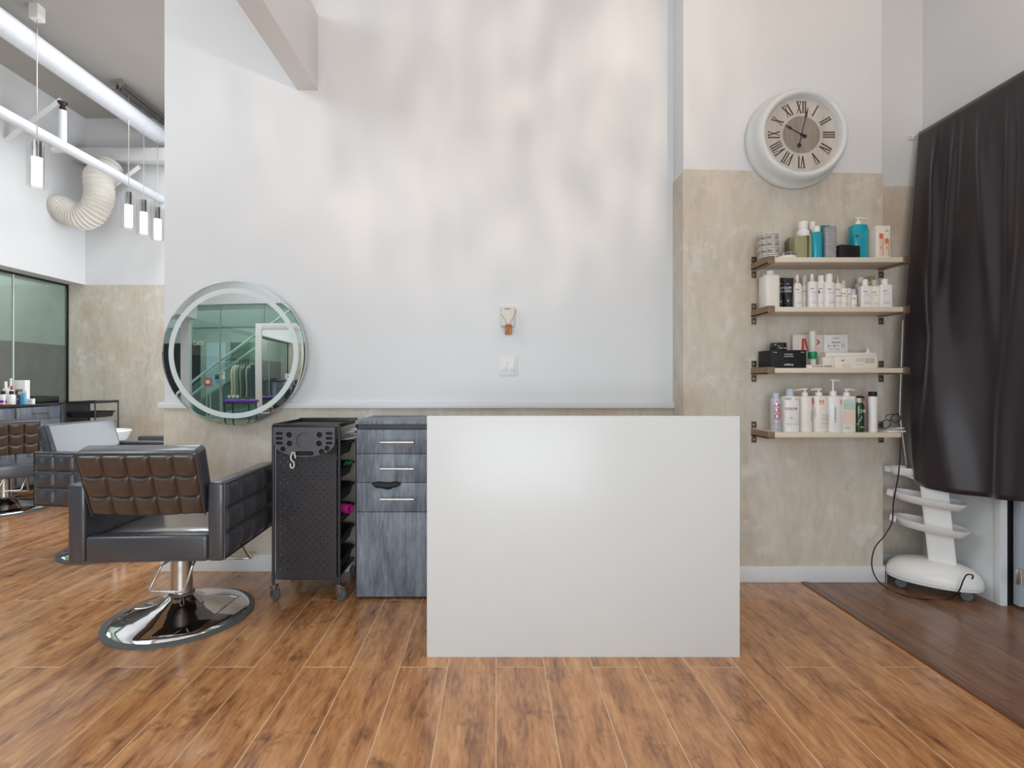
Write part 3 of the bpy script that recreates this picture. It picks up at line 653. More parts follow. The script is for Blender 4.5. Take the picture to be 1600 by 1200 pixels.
MB().lathe([(.05, 0), (.052, .002), (.052, .018), (.048, .018)], 32).build('body', M_ivory, t); MB().lathe([(.053, .017), (.053, .034), (.05, .036), (.001, .036)], 32, cap=False).build('lid', M_tin, t)
lettering('black', .02, M_ink, t, -.01, -.0545, .026, sx=1.2)
def sqbottle(label, x0, x1, yt, D, m, dp=.06, rz=0):
    t = thing('square_bottle', label, 'bottle', ((PX(x0, D)+PX(x1, D))/2, D, zt), rz, group=GRP[0]); wd = PX(x1, D)-PX(x0, D); h = PZ(yt, D)-zt
    MB().box(-wd/2, wd/2, -dp/2, dp/2, 0, h, bev=.006).build('body', m, t); return t, wd, h
t, wd, h = sqbottle('olive green square bottle with a white dome stopper on the top shelf', 1237, 1257, 370, 2.9, M_olive)
MB().lathe([(.03, h-.001), (.034, h+.012), (.033, h+.028), (.022, h+.04), (.021, h+.045), (.024, h+.047), (.025, h+.08), (.022, h+.085), (.001, h+.085)], 24, cap=False, M=Matrix.Translation((.028, .0, 0))).build('stopper', M_white, t)
t, wd, h = sqbottle('second olive square bottle, right of the dome stoppered one', 1259.5, 1267.5, 368, 2.905, M_olive)
MB().lathe([(.012, h-.001), (.013, h+.03), (.001, h+.03)], 20, cap=False).build('cap', M_olive2, t)
bottle('lotion_bottle', 'rounded dark olive bottle behind the low tin on the top shelf', 'bottle', 0, 1227, 1240, 372, 374, 2.97, M_olive2, M_olive2, 'cyl', capw=.5, shoulder=.4, depth=.05)
bottle('lotion_bottle', 'pale capped bottle half hidden behind the olive bottles', 'bottle', 0, 1262, 1277, 347, 360, 2.985, M_frosty, M_white, 'cyl', capw=.55, depth=.05)
bottle('lotion_bottle', 'slim turquoise bottle with a white screw cap', 'bottle', 0, 1268, 1283.5, 354.5, 363, 2.875, M_teal, M_white, 'cyl', ex=2.6, capw=.66, depth=.045)
carton('carton', 'tall teal carton behind the grey lined flask', 'box', 0, 1282, 1297, 352, None, 2.93, .05, M_teal2)
t = thing('flask', 'grey flat flask with fine dark lines, top shelf', 'bottle', ((PX(1287.5, 2.87)+PX(1305, 2.87))/2, 2.87, zt), group=GRP[0]); hh = PZ(354, 2.87)-zt
MB().lathe([(.47, 0), (.5, .004), (.51, hh-.03), (.5, hh-.012), (.46, hh-.002), (.3, hh)], 32, sx=.064, sy=.035, ex=4).build('body', M_lines, t, smooth=50)
t, wd, h = carton('carton', 'low black carton set askew at the front of the top shelf', 'box', 0, 1311, 1348, 383, None, 2.852, .045, M_black, rz=math.radians(14))
t = bottle('pump_bottle', 'large turquoise bottle with a white pump, top shelf', 'bottle', 0, 1328.5, 1352.5, 340, 352, 2.935, M_teal, M_white, 'pump', ex=3, capw=.36, nozzle=.72, shoulder=.1, depth=.07)
lettering('M', .022, M_ink, t, -.018, -.035, .135); lettering('O', .016, M_orange, t, .006, -.036, .137)
t, wd, h = carton('carton', 'cream carton printed with two orange capped tubes', 'box', 0, 1368.5, 1391, 352.5, None, 2.862, .10, M_ivory2)
for dx, zz in ((-.012, .14), (.020, .112)):
    B(dx-.010, dx+.010, -.001, 0, .012, zz-.03).build('printed_tube', mat('pale_peach', lin(232, 206, 182), .5), t); B(dx-.009, dx+.009, -.001, 0, zz-.03, zz).build('printed_cap', M_orange, t)
    B(dx+.011, dx+.014, -.001, 0, .012, zz-.005).build('printed_line', mat('brown_ink', lin(170, 120, 88), .5), t)
    lettering('hair', .012, mat('brown_ink', lin(170, 120, 88), .5), t, dx, -.0015, .06, roll=PI/2)
lettering('Oil', .012, M_grey, t, .02, -.001, .155)
# --- second shelf
bottle('shampoo_bottle', 'big white bottle nearest the left bracket, second shelf', 'bottle', 1, 1191.5, 1215, 423.5, 430, 2.925, M_ivory, M_white, 'cyl', ex=4, capw=.46, shoulder=.12, depth=.08)
bottle('shampoo_bottle', 'white bottle mostly hidden behind the biggest one, second shelf', 'bottle', 1, 1187, 1205, 428, 432, 2.99, M_ivory, M_white, 'cyl', ex=4, capw=.4, depth=.04)
def tube_(label, x0, x1, yt, D, big):
    t = thing('cream_tube', label, 'tube', ((PX(x0, D)+PX(x1, D))/2, D, SZ[1]), group='black cream tubes'); wd = PX(x1, D)-PX(x0, D); h = PZ(yt, D)-SZ[1]
    MB().lathe([(.36, 0), (.37, .02), (.36, .021)], 24, sx=wd, sy=wd*.9).build('cap', M_dark, t)
    b = bmesh.new(); n = 28; rings = []
    for k in range(9):
        u = k/8; sx = wd*(.36+.15*u); sy = wd*.34*(1-u)+.002; rings.append([b.verts.new((sx*math.cos(2*PI*j/n), sy*math.sin(2*PI*j/n), .02+(h-.02)*u)) for j in range(n)])
    for A, Bq in zip(rings, rings[1:]):
        for j in range(n): b.faces.new((A[j], A[(j+1) % n], Bq[(j+1) % n], Bq[j]))
    b.faces.new(rings[-1]); q = MB(); q._merge(b); q.build('body', M_black, t, smooth=60)
    lettering('GLAM', .019, M_wht, t, 0, -wd*.17-.001, h*.66, sx=.8); lettering('COILS', .019, M_wht, t, 0, -wd*.2-.001, h*.55, sx=.75)
    lettering('cream', .008, M_wht, t, 0, -wd*.13-.001, h*.8); lettering('03', .016, M_wht, t, .002, -wd*.3, h*.22)
tube_('black lettered cream tube standing behind its twin', 1214.5, 1228, 434, 2.93, 0); tube_('black lettered cream tube in front, beside the spray bottles', 1224.5, 1240, 434.5, 2.88, 1)
specs = [
 ('white spray bottle with conical shoulders beside the black tubes', 1238.5, 1252.5, 429.5, 442, 2.89, 'spray', .42, .9, M_ivory, M_ivory),
 ('slim white bottle with a clear grey-green cap', 1251.5, 1262.5, 431, 446, 2.93, 'cyl', .62, .2, M_ivory, M_frosty),
 ('white spray bottle with square shoulders and tall nozzle', 1261.5, 1275.5, 428.5, 440, 2.885, 'spray', .5, .1, M_white, M_white),
 ('white bottle with a round dark logo and wide cap', 1275, 1289, 431, 440, 2.90, 'cyl', .66, .1, M_ivory, M_white),
 ('stout white bottle with a tall wide cap, middle of the second shelf', 1287, 1303.5, 428.5, 441.5, 2.875, 'cyl', .58, .1, M_white, M_white),
 ('white spray bottle with a pink printed stripe', 1302.5, 1314.5, 430.5, 442, 2.89, 'spray', .4, .7, M_ivory, M_champ),
 ('slim white bottle with champagne coloured cap', 1312.5, 1323, 439.5, 451, 2.885, 'cyl', .8, .1, M_ivory, M_champ),
 ('small plain white jar bottle between taller ones', 1321.5, 1329, 450.5, 452, 2.90, 'cyl', .9, .1, M_ivory, M_ivory),
 ('smallest white bottle with a pale blue cap', 1328, 1337.5, 452, 461, 2.88, 'cyl', .75, .1, M_ivory, M_cap),
 ('white bottle standing behind, with a white cap, right of the smallest', 1336.5, 1352, 434, 442.5, 2.96, 'cyl', .6, .1, M_frosty, M_white),
 ('white oblong bottle in front, left of the right-hand group', 1342.5, 1360, 437, 447, 2.875, 'cyl', .5, .08, M_white, M_white),
 ('white bottle with a dull green-grey cap in the back row', 1354, 1368, 432, 440, 2.975, 'cyl', .62, .1, M_ivory, M_olive),
 ('white bottle with a champagne cap, second from the right end', 1358.5, 1372.5, 438, 448, 2.89, 'cyl', .75, .06, M_ivory, M_champ),
 ('rectangular white bottle at the right end of the second shelf', 1372.5, 1391.5, 436.5, 445, 2.87, 'cyl', .5, .06, M_white, M_white)]
for i, (lb, a, b_, yt, yb, D, cp, cw, shd, bm_, cm_) in enumerate(specs):
    t = bottle('hair_product_bottle', lb, 'bottle', 1, a, b_, yt, yb, D, bm_, cm_, cp, ex=(6 if i in (10, 13) else 2.4), capw=cw, shoulder=shd, depth=.04)
    wd = PX(b_, D)-PX(a, D); h = PZ(yb, D)-SZ[1]; yy = -.0203
    if i == 5: B(-wd*.36, wd*.36, yy-.0008, yy+.004, h*.45, h*.48).build('printed_stripe', mat('pink_ink', lin(204, 120, 130), .5), t)
    if i == 3: MB().lathe([(.001, .001), (.009, .001), (.009, -.003)], 20, M=Matrix.Translation((-wd*.3, yy+.004, h*.6)) @ MX @ Matrix.Diagonal((.6, 1.2, 1, 1)), cap=False).build('logo', M_ink, t)
    lettering('keratin', .009, M_grey, t, 0, yy-.0006, h*.72, sx=.8)
    lines(t, -wd*.28, wd*.28, [h*.58, h*.22, h*.16], yy, M_grey, .0007)
# --- third shelf
t, wd, h = carton('carton', 'black carton with white lettering at the left of the third shelf', 'box', 2, 1204.5, 1260, 547, None, 2.86, .135, M_dark)
lettering('wildboy', .017, M_wht, t, 0, -.001, .02); lettering('STYLING', .010, M_wht, t, 0, -.001, h-.024, sx=1.2); lettering('POMADE', .009, M_wht, t, 0, -.001, h-.036, sx=1.4)
lettering('strong', .008, M_wht, t, -.078, -.001, h-.012); lettering('matte', .008, M_wht, t, .078, -.001, h-.012)
bxh = SZ[2]+h
t = thing('wax_jar', 'glossy black jar standing on the black carton', 'jar', (PX(1216, 2.93), 2.93, bxh), group=GRP[2])
MB().lathe([(.040, 0), (.043, .002), (.043, .024), (.04, .024)], 32).build('body', M_dark, t); MB().lathe([(.0445, .022), (.0445, .043), (.043, .045), (.001, .045)], 32, cap=False).build('lid', mat('gloss_black', lin(20, 24, 32), .15, coat=.5), t)
lettering('matte clay', .010, M_wht, t, 0, -.0445, .014)
t, wd, h = carton('display_card', 'white display card with a red angular letter graphic', 'card', 2, 1239.5, 1286.5, 523, None, 2.985, .012, mat('pinkish_card', lin(232, 222, 220), .5))
o = MB().prism([(-.04, .05), (-.028, .05), (-.022, .15), (.0, .075), (.012, .06), (.028, .155), (.0, .11), (-.012, .165), (-.034, .168)], 0, .001, M=Matrix.Translation((0, 0, 0)) @ MX).build('printed_mark', mat('salmon_ink', lin(222, 120, 112), .5), t, smooth=0)
MB().prism([(-.043, .05), (-.036, .05), (-.031, .17), (-.018, .165), (-.008, .12), (-.004, .125), (-.016, .175), (-.037, .178)], 0, .0016, M=MX).prism([(-.008, .07), (.002, .07), (.034, .135), (.028, .138)], 0, .0016, M=MX).prism([(.046, .172), (.052, .172), (.07, .155), (.05, .138), (.046, .142), (.058, .155)], 0, .0016, M=MX).build('printed_outline', M_red, t, smooth=0)
B(.045, .078, -.001, 0, .03, .13).build('printed_field', mat('blush_ink', lin(236, 196, 188), .5), t)
t, wd, h = carton('display_card', 'white display card with small rows of print', 'card', 2, 1287.5, 1325, 523, None, 2.985, .012, M_white)
lettering('Keratin', .013, M_grey, t, 0, -.001, h-.02); lettering('BOOST', .012, M_ink, t, 0, -.001, h-.046, sx=1.3)
for x in (-.04, -.006): lines(t, x, x+.024, [h-.066, h-.086], -.0002, M_grey, .0016); B(x-.006, x-.004, -.001, 0, h-.078, h-.056).build('printed_line', M_ink, t)
for x in (.034, .046): B(x, x+.003, -.001, 0, h-.078, h-.05).build('printed_line', M_grey, t)
t = thing('serum_bottle', 'slim frosted bottle with a bright green ring, third shelf', 'bottle', (PX(1269.5, 2.9), 2.9, SZ[2]), group=GRP[2])
MB().lathe([(.015, 0), (.017, .002), (.017, .05), (.012, .056)], 24).build('body', M_frosty, t); MB().lathe([(.021, .055), (.024, .06), (.024, .09), (.02, .094)], 24).build('ring', M_brgreen, t)
MB().lathe([(.017, .093), (.018, .095), (.018, .2), (.014, .212), (.001, .213)], 24, cap=False).build('tip', M_frosty, t)
t, wd, h = carton('carton', 'flat white carton with grey print lying in front, third shelf', 'box', 2, 1304, 1371, 557, None, 2.858, .06, M_ivory2)
lettering('age', .012, M_ink, t, -.075, -.001, h*.68); lines(t, -.08, -.03, [h*.3, h*.12], -.0002, M_grey, .001); lines(t, .0, .045, [h*.8, h*.7, h*.6, h*.3], -.0002, M_grey, .0008)
for k in range(9): B(.052+k*.006, .054+k*.006, -.001, 0, h*.4, h*.86).build('printed_line', M_grey, t)
carton('carton', 'long white carton lying behind the grey printed one', 'box', 2, 1290, 1369, 551, None, 2.925, .05, M_ivory)
carton('carton', 'short plain white carton at the left of the long white one', 'box', 2, 1286, 1303, 558, None, 2.862, .055, M_ivory2)
t, wd, h = carton('carton', 'low white strip carton with dark lettering at the shelf front', 'box', 2, 1261, 1302.5, 570, None, 2.845, .012, M_ivory2)
lettering('COLOR MASK', .012, M_ink, t, .01, -.001, h*.5, sx=1.5)
t = thing('applicator_tip', 'little white cone tip on top of the long white carton', 'nozzle', (PX(1356, 2.95), 2.95, PZ(551, 2.925)), group=None)
MB().lathe([(.011, 0), (.009, .006), (.002, .028), (.001, .03)], 16).build('cone', M_white, t); MB().lathe([(.013, 0), (.013, .004), (.009, .005)], 16).build('flange', M_white, t)
# --- lowest shelf
t = bottle('hairspray_can', 'silver grey spray can with red vertical lettering', 'can', 3, 1204.5, 1220, 614, 621.5, 2.89, M_can, M_cap, 'cyl', ex=2, capw=.62, shoulder=.15, depth=.056)
lettering('OSiS', .046, M_red, t, -.004, -.0292, .115, roll=PI/2, sx=1.0); lettering('+', .03, M_red, t, -.012, -.029, .172)
lines(t, -.018, .01, [.05, .038, .02, .012], -.0275, M_grey, .001)
t = bottle('shampoo_bottle', 'white rounded bottle with red COLOR lettering and grey cap', 'bottle', 3, 1221, 1247, 607.5, 618.5, 2.9, M_white, M_cap, 'cyl', ex=2.6, capw=.42, shoulder=.12, depth=.07)
lettering('GOLDWELL', .015, M_ink, t, 0, -.034, .188, sx=.95); lettering('COLOR', .020, mat('maroon_ink', lin(150, 40, 52), .5), t, 0, -.0358, .132); lettering('rich', .010, M_grey, t, 0, -.036, .08); B(-.035, .035, -.0362, -.03, .045, .0462).build('printed_line', M_grey, t)
MB().tube([(.02, 0, .236), (.05, -.002, .238)], .0035, 8).build('spout', M_ivory, t)
t = bottle('pump_bottle', 'white pump bottle right of the COLOR bottle, nozzle to the left', 'bottle', 3, 1248.5, 1266.5, 607, 618.5, 2.9, M_ivory, M_white, 'pump', ex=2.6, capw=.46, nozzle=-.72, shoulder=.08, depth=.07)
lettering('moisture', .018, M_grey, t, .025, -.033, .09, roll=PI/2, sx=.9); B(.028, .033, -.027, -.02, .16, .19).build('printed_mark', M_red, t)
t = bottle('pump_bottle', 'white pump bottle with an orange M turned full to the front', 'bottle', 3, 1268.5, 1290, 607, 618, 2.895, M_ivory, M_white, 'pump', ex=2.6, capw=.44, nozzle=-.72, shoulder=.08, depth=.07)
lettering('M', .042, M_orange, t, .006, -.0362, .168, sx=.85); lines(t, -.005, .036, [.098, .09], -.0345, M_mint, .002); lines(t, -.005, .034, [.078, .07, .052, .046, .03], -.0345, M_grey, .0008); lettering('hydrate', .014, M_mint, t, -.03, -.031, .11, roll=PI/2)
t = bottle('pump_bottle', 'white pump bottle with its pump pulled up highest', 'bottle', 3, 1290.5, 1312.5, 593, 618, 2.89, M_white, M_white, 'pump', ex=2.6, capw=.42, nozzle=.62, shoulder=.08, depth=.07)
lettering('M', .042, M_orange, t, .03, -.033, .168, sx=.6); lettering('moroccan', .020, M_grey, t, .0, -.0362, .1, roll=PI/2, sx=1.1)
t = bottle('pump_bottle', 'white pump bottle with mint and peach label, nozzle to the right', 'bottle', 3, 1312, 1333, 607.5, 618.5, 2.885, M_ivory, M_white, 'pump', ex=4, capw=.44, nozzle=.75, shoulder=.06, depth=.07)
B(-.037, .024, -.0365, -.034, .128, .158).build('label', M_mint, t); B(-.037, .024, -.0365, -.034, .045, .122).build('label', M_pinkl, t); B(-.037, .024, -.0365, -.034, .16, .185).build('label', M_mint, t); lines(t, -.037, .024, [.165, .172, .179], -.0366, M_wht, .001); B(-.037, .0, -.0365, -.034, .02, .034).build('label', M_mint, t)
t = bottle('pump_bottle', 'dark green bottle with black pump and white lettering', 'bottle', 3, 1333.5, 1349.5, 619, 629, 2.89, M_green, M_dark, 'pump', ex=2.2, capw=.4, nozzle=.72, shoulder=.35, depth=.055)
MB().lathe([(.0125, 0), (.0135, .02), (.0115, .03)], 20, M=Matrix.Translation((0, 0, PZ(629, 2.89)-SZ[3]-.004))).build('neck', M_frosty, t)
lettering('CHI', .026, M_wht, t, .008, -.029, .118); lettering('tea tree oil', .012, M_wht, t, -.004, -.029, .065, roll=PI/3); lettering('care', .012, M_wht, t, .01, -.029, .03)
bottle('pump_bottle', 'rose coloured bottle half hidden behind the white one with black cap', 'bottle', 3, 1346, 1361, 618, 626, 2.96, M_pinkb, M_pinkb, 'cyl', ex=2.6, capw=.5, depth=.05)
t = bottle('lotion_bottle', 'narrow white bottle with a flat black cap', 'bottle', 3, 1357.5, 1369.5, 612, 619, 2.88, M_white, M_dark, 'cyl', ex=2.2, capw=.94, shoulder=.04, depth=.042)
# eyeglasses on folded white paper
pp_ = thing('paper_sheet', 'folded white paper lying under the eyeglasses', 'paper', (PX(1389, 2.93), 2.93, SZ[3]))
MB().box(-.055, .05, -.06, .06, 0, .008, bev=.002).build('lower_fold', M_white, pp_); MB().grid(lambda a, c: Vector((-.05+.1*a, -.055+.11*c, .009+.012*a*a+.004*math.sin(5*c))), 8, 8).build('upper_fold', M_white, pp_)
gl = thing('eyeglasses', 'black framed eyeglasses propped on the white paper', 'glasses', (PX(1392, 2.92), 2.92, SZ[3]+.034))
Mg = Matrix.Rotation(math.radians(-30), 4, 'Y')
for dx in (-.032, .032):
    pts = [(dx+.026*math.copysign(abs(math.cos(a))**.7, math.cos(a)), -.02, .03+.022*math.copysign(abs(math.sin(a))**.7, math.sin(a))) for a in [2*PI*i/20 for i in range(20)]]
    MB().tube(pts, .0024, 6, closed=True, M=Mg).build('rim', M_dark, gl)
    MB().prism([(p[0], p[2]) for p in pts], 0, .001, M=Mg @ Matrix.Translation((0, -.02, 0)) @ MX).build('lens', M_glass, gl, smooth=0)
    s = 1 if dx > 0 else -1
    MB().tube([(s*.058, -.02, .04), (s*.06, .03, .038), (s*.056, .075, .03), (s*.05, .09, .012)], .0022, 6, M=Mg).build('temple', M_dark, gl)
MB().tube([(-.008, -.02, .034), (0, -.021, .038), (.008, -.02, .034)], .0022, 6, M=Mg).build('bridge', M_dark, gl)

# ------------------------------------------------------------------ curtain on its rod
rod = thing('curtain_rod', 'thin curtain rod fixed to the recess wall by a small clip', 'rod', (2.63, YM, PZ(212, 3.17)))
MB().tube([(0, -.004, 0), (0, -1.15, .0)], .006, 10).build('pole', M_steel, rod)
MB().box(-.035, .012, -.012, 0, -.012, .014, bev=.003).lathe([(.001, .012), (.008, .01), (.01, 0)], 12, M=Matrix.Translation((-.028, -.012, .006)) @ MX, cap=False).build('wall_clip', M_white, rod)
zr = PZ(212, 3.17)
EDGE = [(0, 2.615), (.35, 2.521), (.55, 2.473), (.82, 2.427), (1, 2.46)]
PINS = [(.0, .0), (.13, .10), (.26, -.06), (.40, .12), (.56, -.05), (.72, .08), (.88, -.04)]
def curt(a, c):
    # a: 0 far end .. 1 near end;   c: 0 rod .. 1 hem
    for (c0, x0), (c1, x1) in zip(EDGE, EDGE[1:]):
        if c <= c1: break
    q = (c-c0)/(c1-c0); xe = x0+(x1-x0)*q
    s_ = min(1, a/.62); s_ = s_*s_*(3-2*s_)
    xb = xe*(1-s_)+(2.615-.02*c)*s_
    f = 0
    for i, (p, sl) in enumerate(PINS[1:]):           # creases running down from where it is pinned
        wdt = .010+.035*c; cen = p+sl*c
        f += .026*math.exp(-((a-cen)/wdt)**2)*min(1, c*9)*math.exp(-c*1.5)
        f += .016*math.exp(-((a-p-.05-sl*.3*c)/(.012+.03*c))**2)*min(1, c*9)*math.exp(-c*4)
    f += .030*math.exp(-((a-.12-.30*max(0, c-.35)**.8)/(.03+.03*c))**2)*min(1, max(0, c-.3)*4)     # long diagonal fold swinging down from the far edge
    f += .030*math.exp(-((a-.62+.20*max(0, c-.4))/(.05))**2)*min(1, max(0, c-.2)*3)
    f += .010*math.sin(2*PI*(a*3+.4*c))*min(1, a*6)
    f *= min(1, c*6)
    f += .075*math.exp(-((a-.18)/.16)**2)*min(1, max(0, c-.6)*3)*min(1, a*9)      # pushed out by the trolley behind it
    y = 3.14-1.0*a-.12*c*(1-a)
    z = zr+.004-(zr-.60)*c+(.025*(1-a)**3-.022*math.sin(PI*min(1, a*1.6)))*c**3
    return Vector((min(xb-f, 2.66), y, z))
cv = thing('curtain', 'black velvet curtain hanging beside the shelves over the doorway', 'curtain', (0, 0, 0))
o = MB().grid(curt, 90, 70).build('cloth', M_velvet, cv, smooth=180); o.modifiers.new('thick', 'SOLIDIFY').thickness = .003
hem = [curt(0, .55+.45*i/24)+Vector((-.004, .006, 0)) for i in range(25)]
MB().tube(hem, [.004]*25, 8).build('side_hem', M_silver, cv, smooth=60)

# ------------------------------------------------------------------ white tray trolley under the curtain
wt = thing('tray_trolley', 'white plastic tray trolley with oval base under the curtain', 'trolley', (2.495, 2.90, 0), math.radians(-40))
MB().lathe([(.90, .055), (.985, .058), (1.0, .075), (.985, .10), (.93, .125), (.80, .152), (.6, .168), (.35, .178), (.05, .18)], 64, sx=.215, sy=.14, ex=2.2).build('base', M_white, wt, smooth=60)
MB().lathe([(1.0, .070), (1.008, .073), (1.008, .078), (1.0, .081)], 64, sx=.215, sy=.14, ex=2.2, cap=False).build('rim', M_trim, wt)
for x, y in ((-.14, -.06), (-.14, .06), (.14, -.06), (.14, .06)):
    MB().lathe([(.010, -.013), (.026, -.012), (.028, -.006), (.028, .006), (.026, .012), (.010, .013)], 20, M=Matrix.Translation((x, y, .0285)) @ Matrix.Rotation(PI/2, 4, 'X')).box(x-.012, x+.012, y-.016, y+.016, .045, .07).build('wheel', M_rubber, wt)
sh_ = Matrix(((1, 0, -.083, 0), (0, 1, -.086, 0), (0, 0, 1, 0), (0, 0, 0, 1)))
MB().prism([(-.058, -.045), (.058, -.045), (.062, -.02), (.062, .03), (-.062, .03), (-.062, -.02)], .165, .615, M=Matrix.Translation((.055, 0.03, 0)) @ sh_, bev=.004).build('column', M_white, wt)
for i, z in enumerate((.355, .505, .655)):
    ox, oy = .055-.083*z, .03-.086*z
    tm_ = Matrix.Translation((ox-.035, oy, z)) @ Matrix.Rotation(math.radians(7), 4, 'Y')
    sx_, sy_ = (.165, .105) if i < 2 else (.075, .05)
    if i == 2: tm_ = Matrix.Translation((ox-.125, oy+.055, z))
    tr_ = MB().lathe([(.6, -.016), (.88, -.010), (1.0, .026), (1.02, .032), (.98, .033), (.86, .0), (.5, -.006)], 44, sx=sx_, sy=sy_, ex=2.6, M=tm_).build('tray', M_white, wt, smooth=60)
    MB().prism([(-sx_-.022, -sy_*.35), (-sx_+.01, -sy_*.6), (-sx_+.01, sy_*.6), (-sx_-.022, sy_*.35)], -.002, .032, M=tm_, bev=.003).build('tray_lip', M_white, tr_)
    if i < 2: MB().box(ox-.06, ox+.062, oy-.04, oy+.03, z-.032, z-.008, bev=.004).build('tray_support', M_white, tr_)
    else: MB().tube([(ox, oy, .59), (ox-.06, oy+.03, .625), (ox-.125, oy+.055, .645)], .012, 8).build('tray_support', M_white, tr_)
cp = [P(1404, 672, 2.93), P(1407, 690, 2.825), P(1404, 740, 2.83), P(1396, 785, 2.86), P(1394, 815, 2.88), P(1382, 837, 2.89), P(1367, 856, 2.90), P(1362, 882, 2.91), P(1370, 905, 2.92), P(1388, 920, 2.915), P(1412, 930, 2.825), P(1442, 936, 2.775), P(1478, 937, 2.77), P(1497, 925, 2.715), P(1505, 907, 2.70), P(1511, 898, 2.70), P(1520, 899, 2.71), P(1519, 905, 2.715)]
tag(MB().tube(sp_(cp, 6), .0035, 7).build('power_cord', M_cord, smooth=60), 'thin black power cord trailing from the lowest shelf to the floor', 'cord')

# ------------------------------------------------------------------ far left: station, bottles, backwash unit
st = thing('styling_station', 'dark wood styling station along the glass partition', 'cabinet', (-5.3, 5.4, 0))
MB().box(-.22, .19, -.6, .56, .06, .915).build('body', M_cab, st)
MB().box(-.24, .215, -.62, .58, .925, .955, bev=.003).build('worktop', M_cabtop, st)
MB().box(-.2, .17, -.58, .54, 0, .06).build('plinth', M_dark, st)
for a, b_ in ((-.6, -.03), (-.01, .55)):
    d = MB().box(.19, .21, a, b_, .78, .91, bev=.002).build('drawer', M_cab, st)
    MB().tube([(.24, (a+b_)/2-.1, .85), (.24, (a+b_)/2+.1, .85)], .007, 10).tube([(.205, (a+b_)/2-.08, .85), (.24, (a+b_)/2-.08, .85)], .005, 8).tube([(.205, (a+b_)/2+.08, .85), (.24, (a+b_)/2+.08, .85)], .005, 8).build('handle', M_steel, d)
    MB().box(.19, .21, a, b_, .08, .775, bev=.002).build('door', M_cab, st)
ty = thing('tool_tray', 'long black tray on the styling station worktop', 'tray', (-5.2, 5.72, .955))
MB().box(-.15, .12, -.16, .18, 0, .012).box(-.15, -.14, -.16, .18, 0, .075, bev=.002).box(.11, .12, -.16, .18, 0, .075, bev=.002).box(-.15, .12, -.16, -.15, 0, .075, bev=.002).box(-.15, .12, .17, .18, 0, .075, bev=.002).build('tray_body', M_black, ty)
MB().box(-.14, .11, -.02, -.01, .012, .06).build('divider', M_black, ty)
def sb(label, px, ytop, ybody, Yp, wd, bm_, cm_, cap='cyl', cat='bottle', ex=2.4):
    x = PX(px, Yp); t = thing('station_bottle', label, cat, (x, Yp, .955), group='bottles on the styling station'); hb = PZ(ybody, Yp)-.955; ht = PZ(ytop, Yp)-.955
    MB().lathe([(.47, 0), (.5, .004), (.5, hb*.86), (.4, hb*.95), (.22, hb)], 24, sx=wd, sy=wd*.8, ex=ex).build('body', bm_, t, smooth=50)
    MB().lathe([(wd*.24, hb-.002), (wd*.24, ht-.002), (wd*.2, ht)], 20).build('cap', cm_, t); return t
t = sb('white bottle with a purple band, left of its twin on the station', 5, 611, 616, 5.30, .07, M_white, M_dark); B(-.03, .03, -.0285, -.026, .02, .045).build('label', M_purp, t)
t = sb('white bottle with a dark cap right beside the purple banded one', 18, 611, 616, 5.32, .08, M_white, M_dark); B(-.037, -.03, -.031, -.018, .02, .045).build('label', M_purp, t)
sb('tall white bottle with long neck in the back row of the station', 9, 596, 606, 5.42, .055, M_white, M_white)
sb('tall clear-topped spray bottle in the back row of the station', 17, 591, 603, 5.46, .05, M_frosty, M_frosty)
sb('small bottle with a red collar behind the white station bottles', 18.5, 603, 609, 5.40, .045, M_white, M_red)
sb('small amber bottle beside the sky blue carton', 26, 610, 615, 5.36, .04, M_amber, M_dark)
def sc(label, x0, x1, ytop, Yp, m, dp=.03):
    t = thing('station_carton', label, 'box', ((PX(x0, Yp)+PX(x1, Yp))/2, Yp, .955), group='cartons on the styling station'); wd = PX(x1, Yp)-PX(x0, Yp)
    B(-wd/2, wd/2, 0, dp, 0, PZ(ytop, Yp)-.955, bev=.002).build('body', m, t)
    B(-wd*.3, wd*.3, -.001, 0, (PZ(ytop, Yp)-.955)*.5, (PZ(ytop, Yp)-.955)*.62).build('printed_band', M_grey, t); return t
sc('sky blue carton on the styling station', 31, 38.5, 614, 5.34, M_blue); sc('navy carton left of the sky blue one', 23.5, 30.5, 617, 5.33, M_navy)
sc('large white carton standing behind the small ones on the station', 22, 39, 594, 5.5, M_white, .06); sc('white carton right of the sky blue one', 38.5, 42, 611, 5.36, M_white)
sc('low white carton at the right of the station group', 42.5, 51, 623, 5.36, M_white)
cf = thing('colour_swatch', 'orange and pink colour swatches at the station edge', 'card', (PX(3, 5.2), 5.2, .955))
B(-.06, .03, -.02, .07, 0, .004).build('sheet', M_orange, cf); B(-.05, .035, -.03, .05, .0045, .008).build('sheet', mat('pink_card', lin(226, 120, 130), .5), cf)
# backwash unit
bw = thing('backwash_unit', 'black reclining wash seat with a white basin by the far wall', 'wash unit', (-3.80, 5.15, 0))
MB().box(-.05, 1.15, -.28, .28, .14, .46, bev=.03).build('seat', M_leather, bw)
for s in (-1, 1): MB().box(-.02, 1.1, s*.30-.05, s*.30+.05, .10, .615, bev=.02).build('armrest', M_leather, bw)
MB().lathe([(.04, .45), (.12, .50), (.20, .60), (.225, .665), (.235, .68), (.225, .69), (.205, .68), (.16, .6), (.05, .54)], 40, sx=1., sy=1.1, M=Matrix.Translation((-.19, .0, .01))).build('basin', M_white, bw, smooth=60)
MB().box(-.36, -.06, -.16, .16, 0, .5, bev=.03).build('pedestal', M_black, bw)
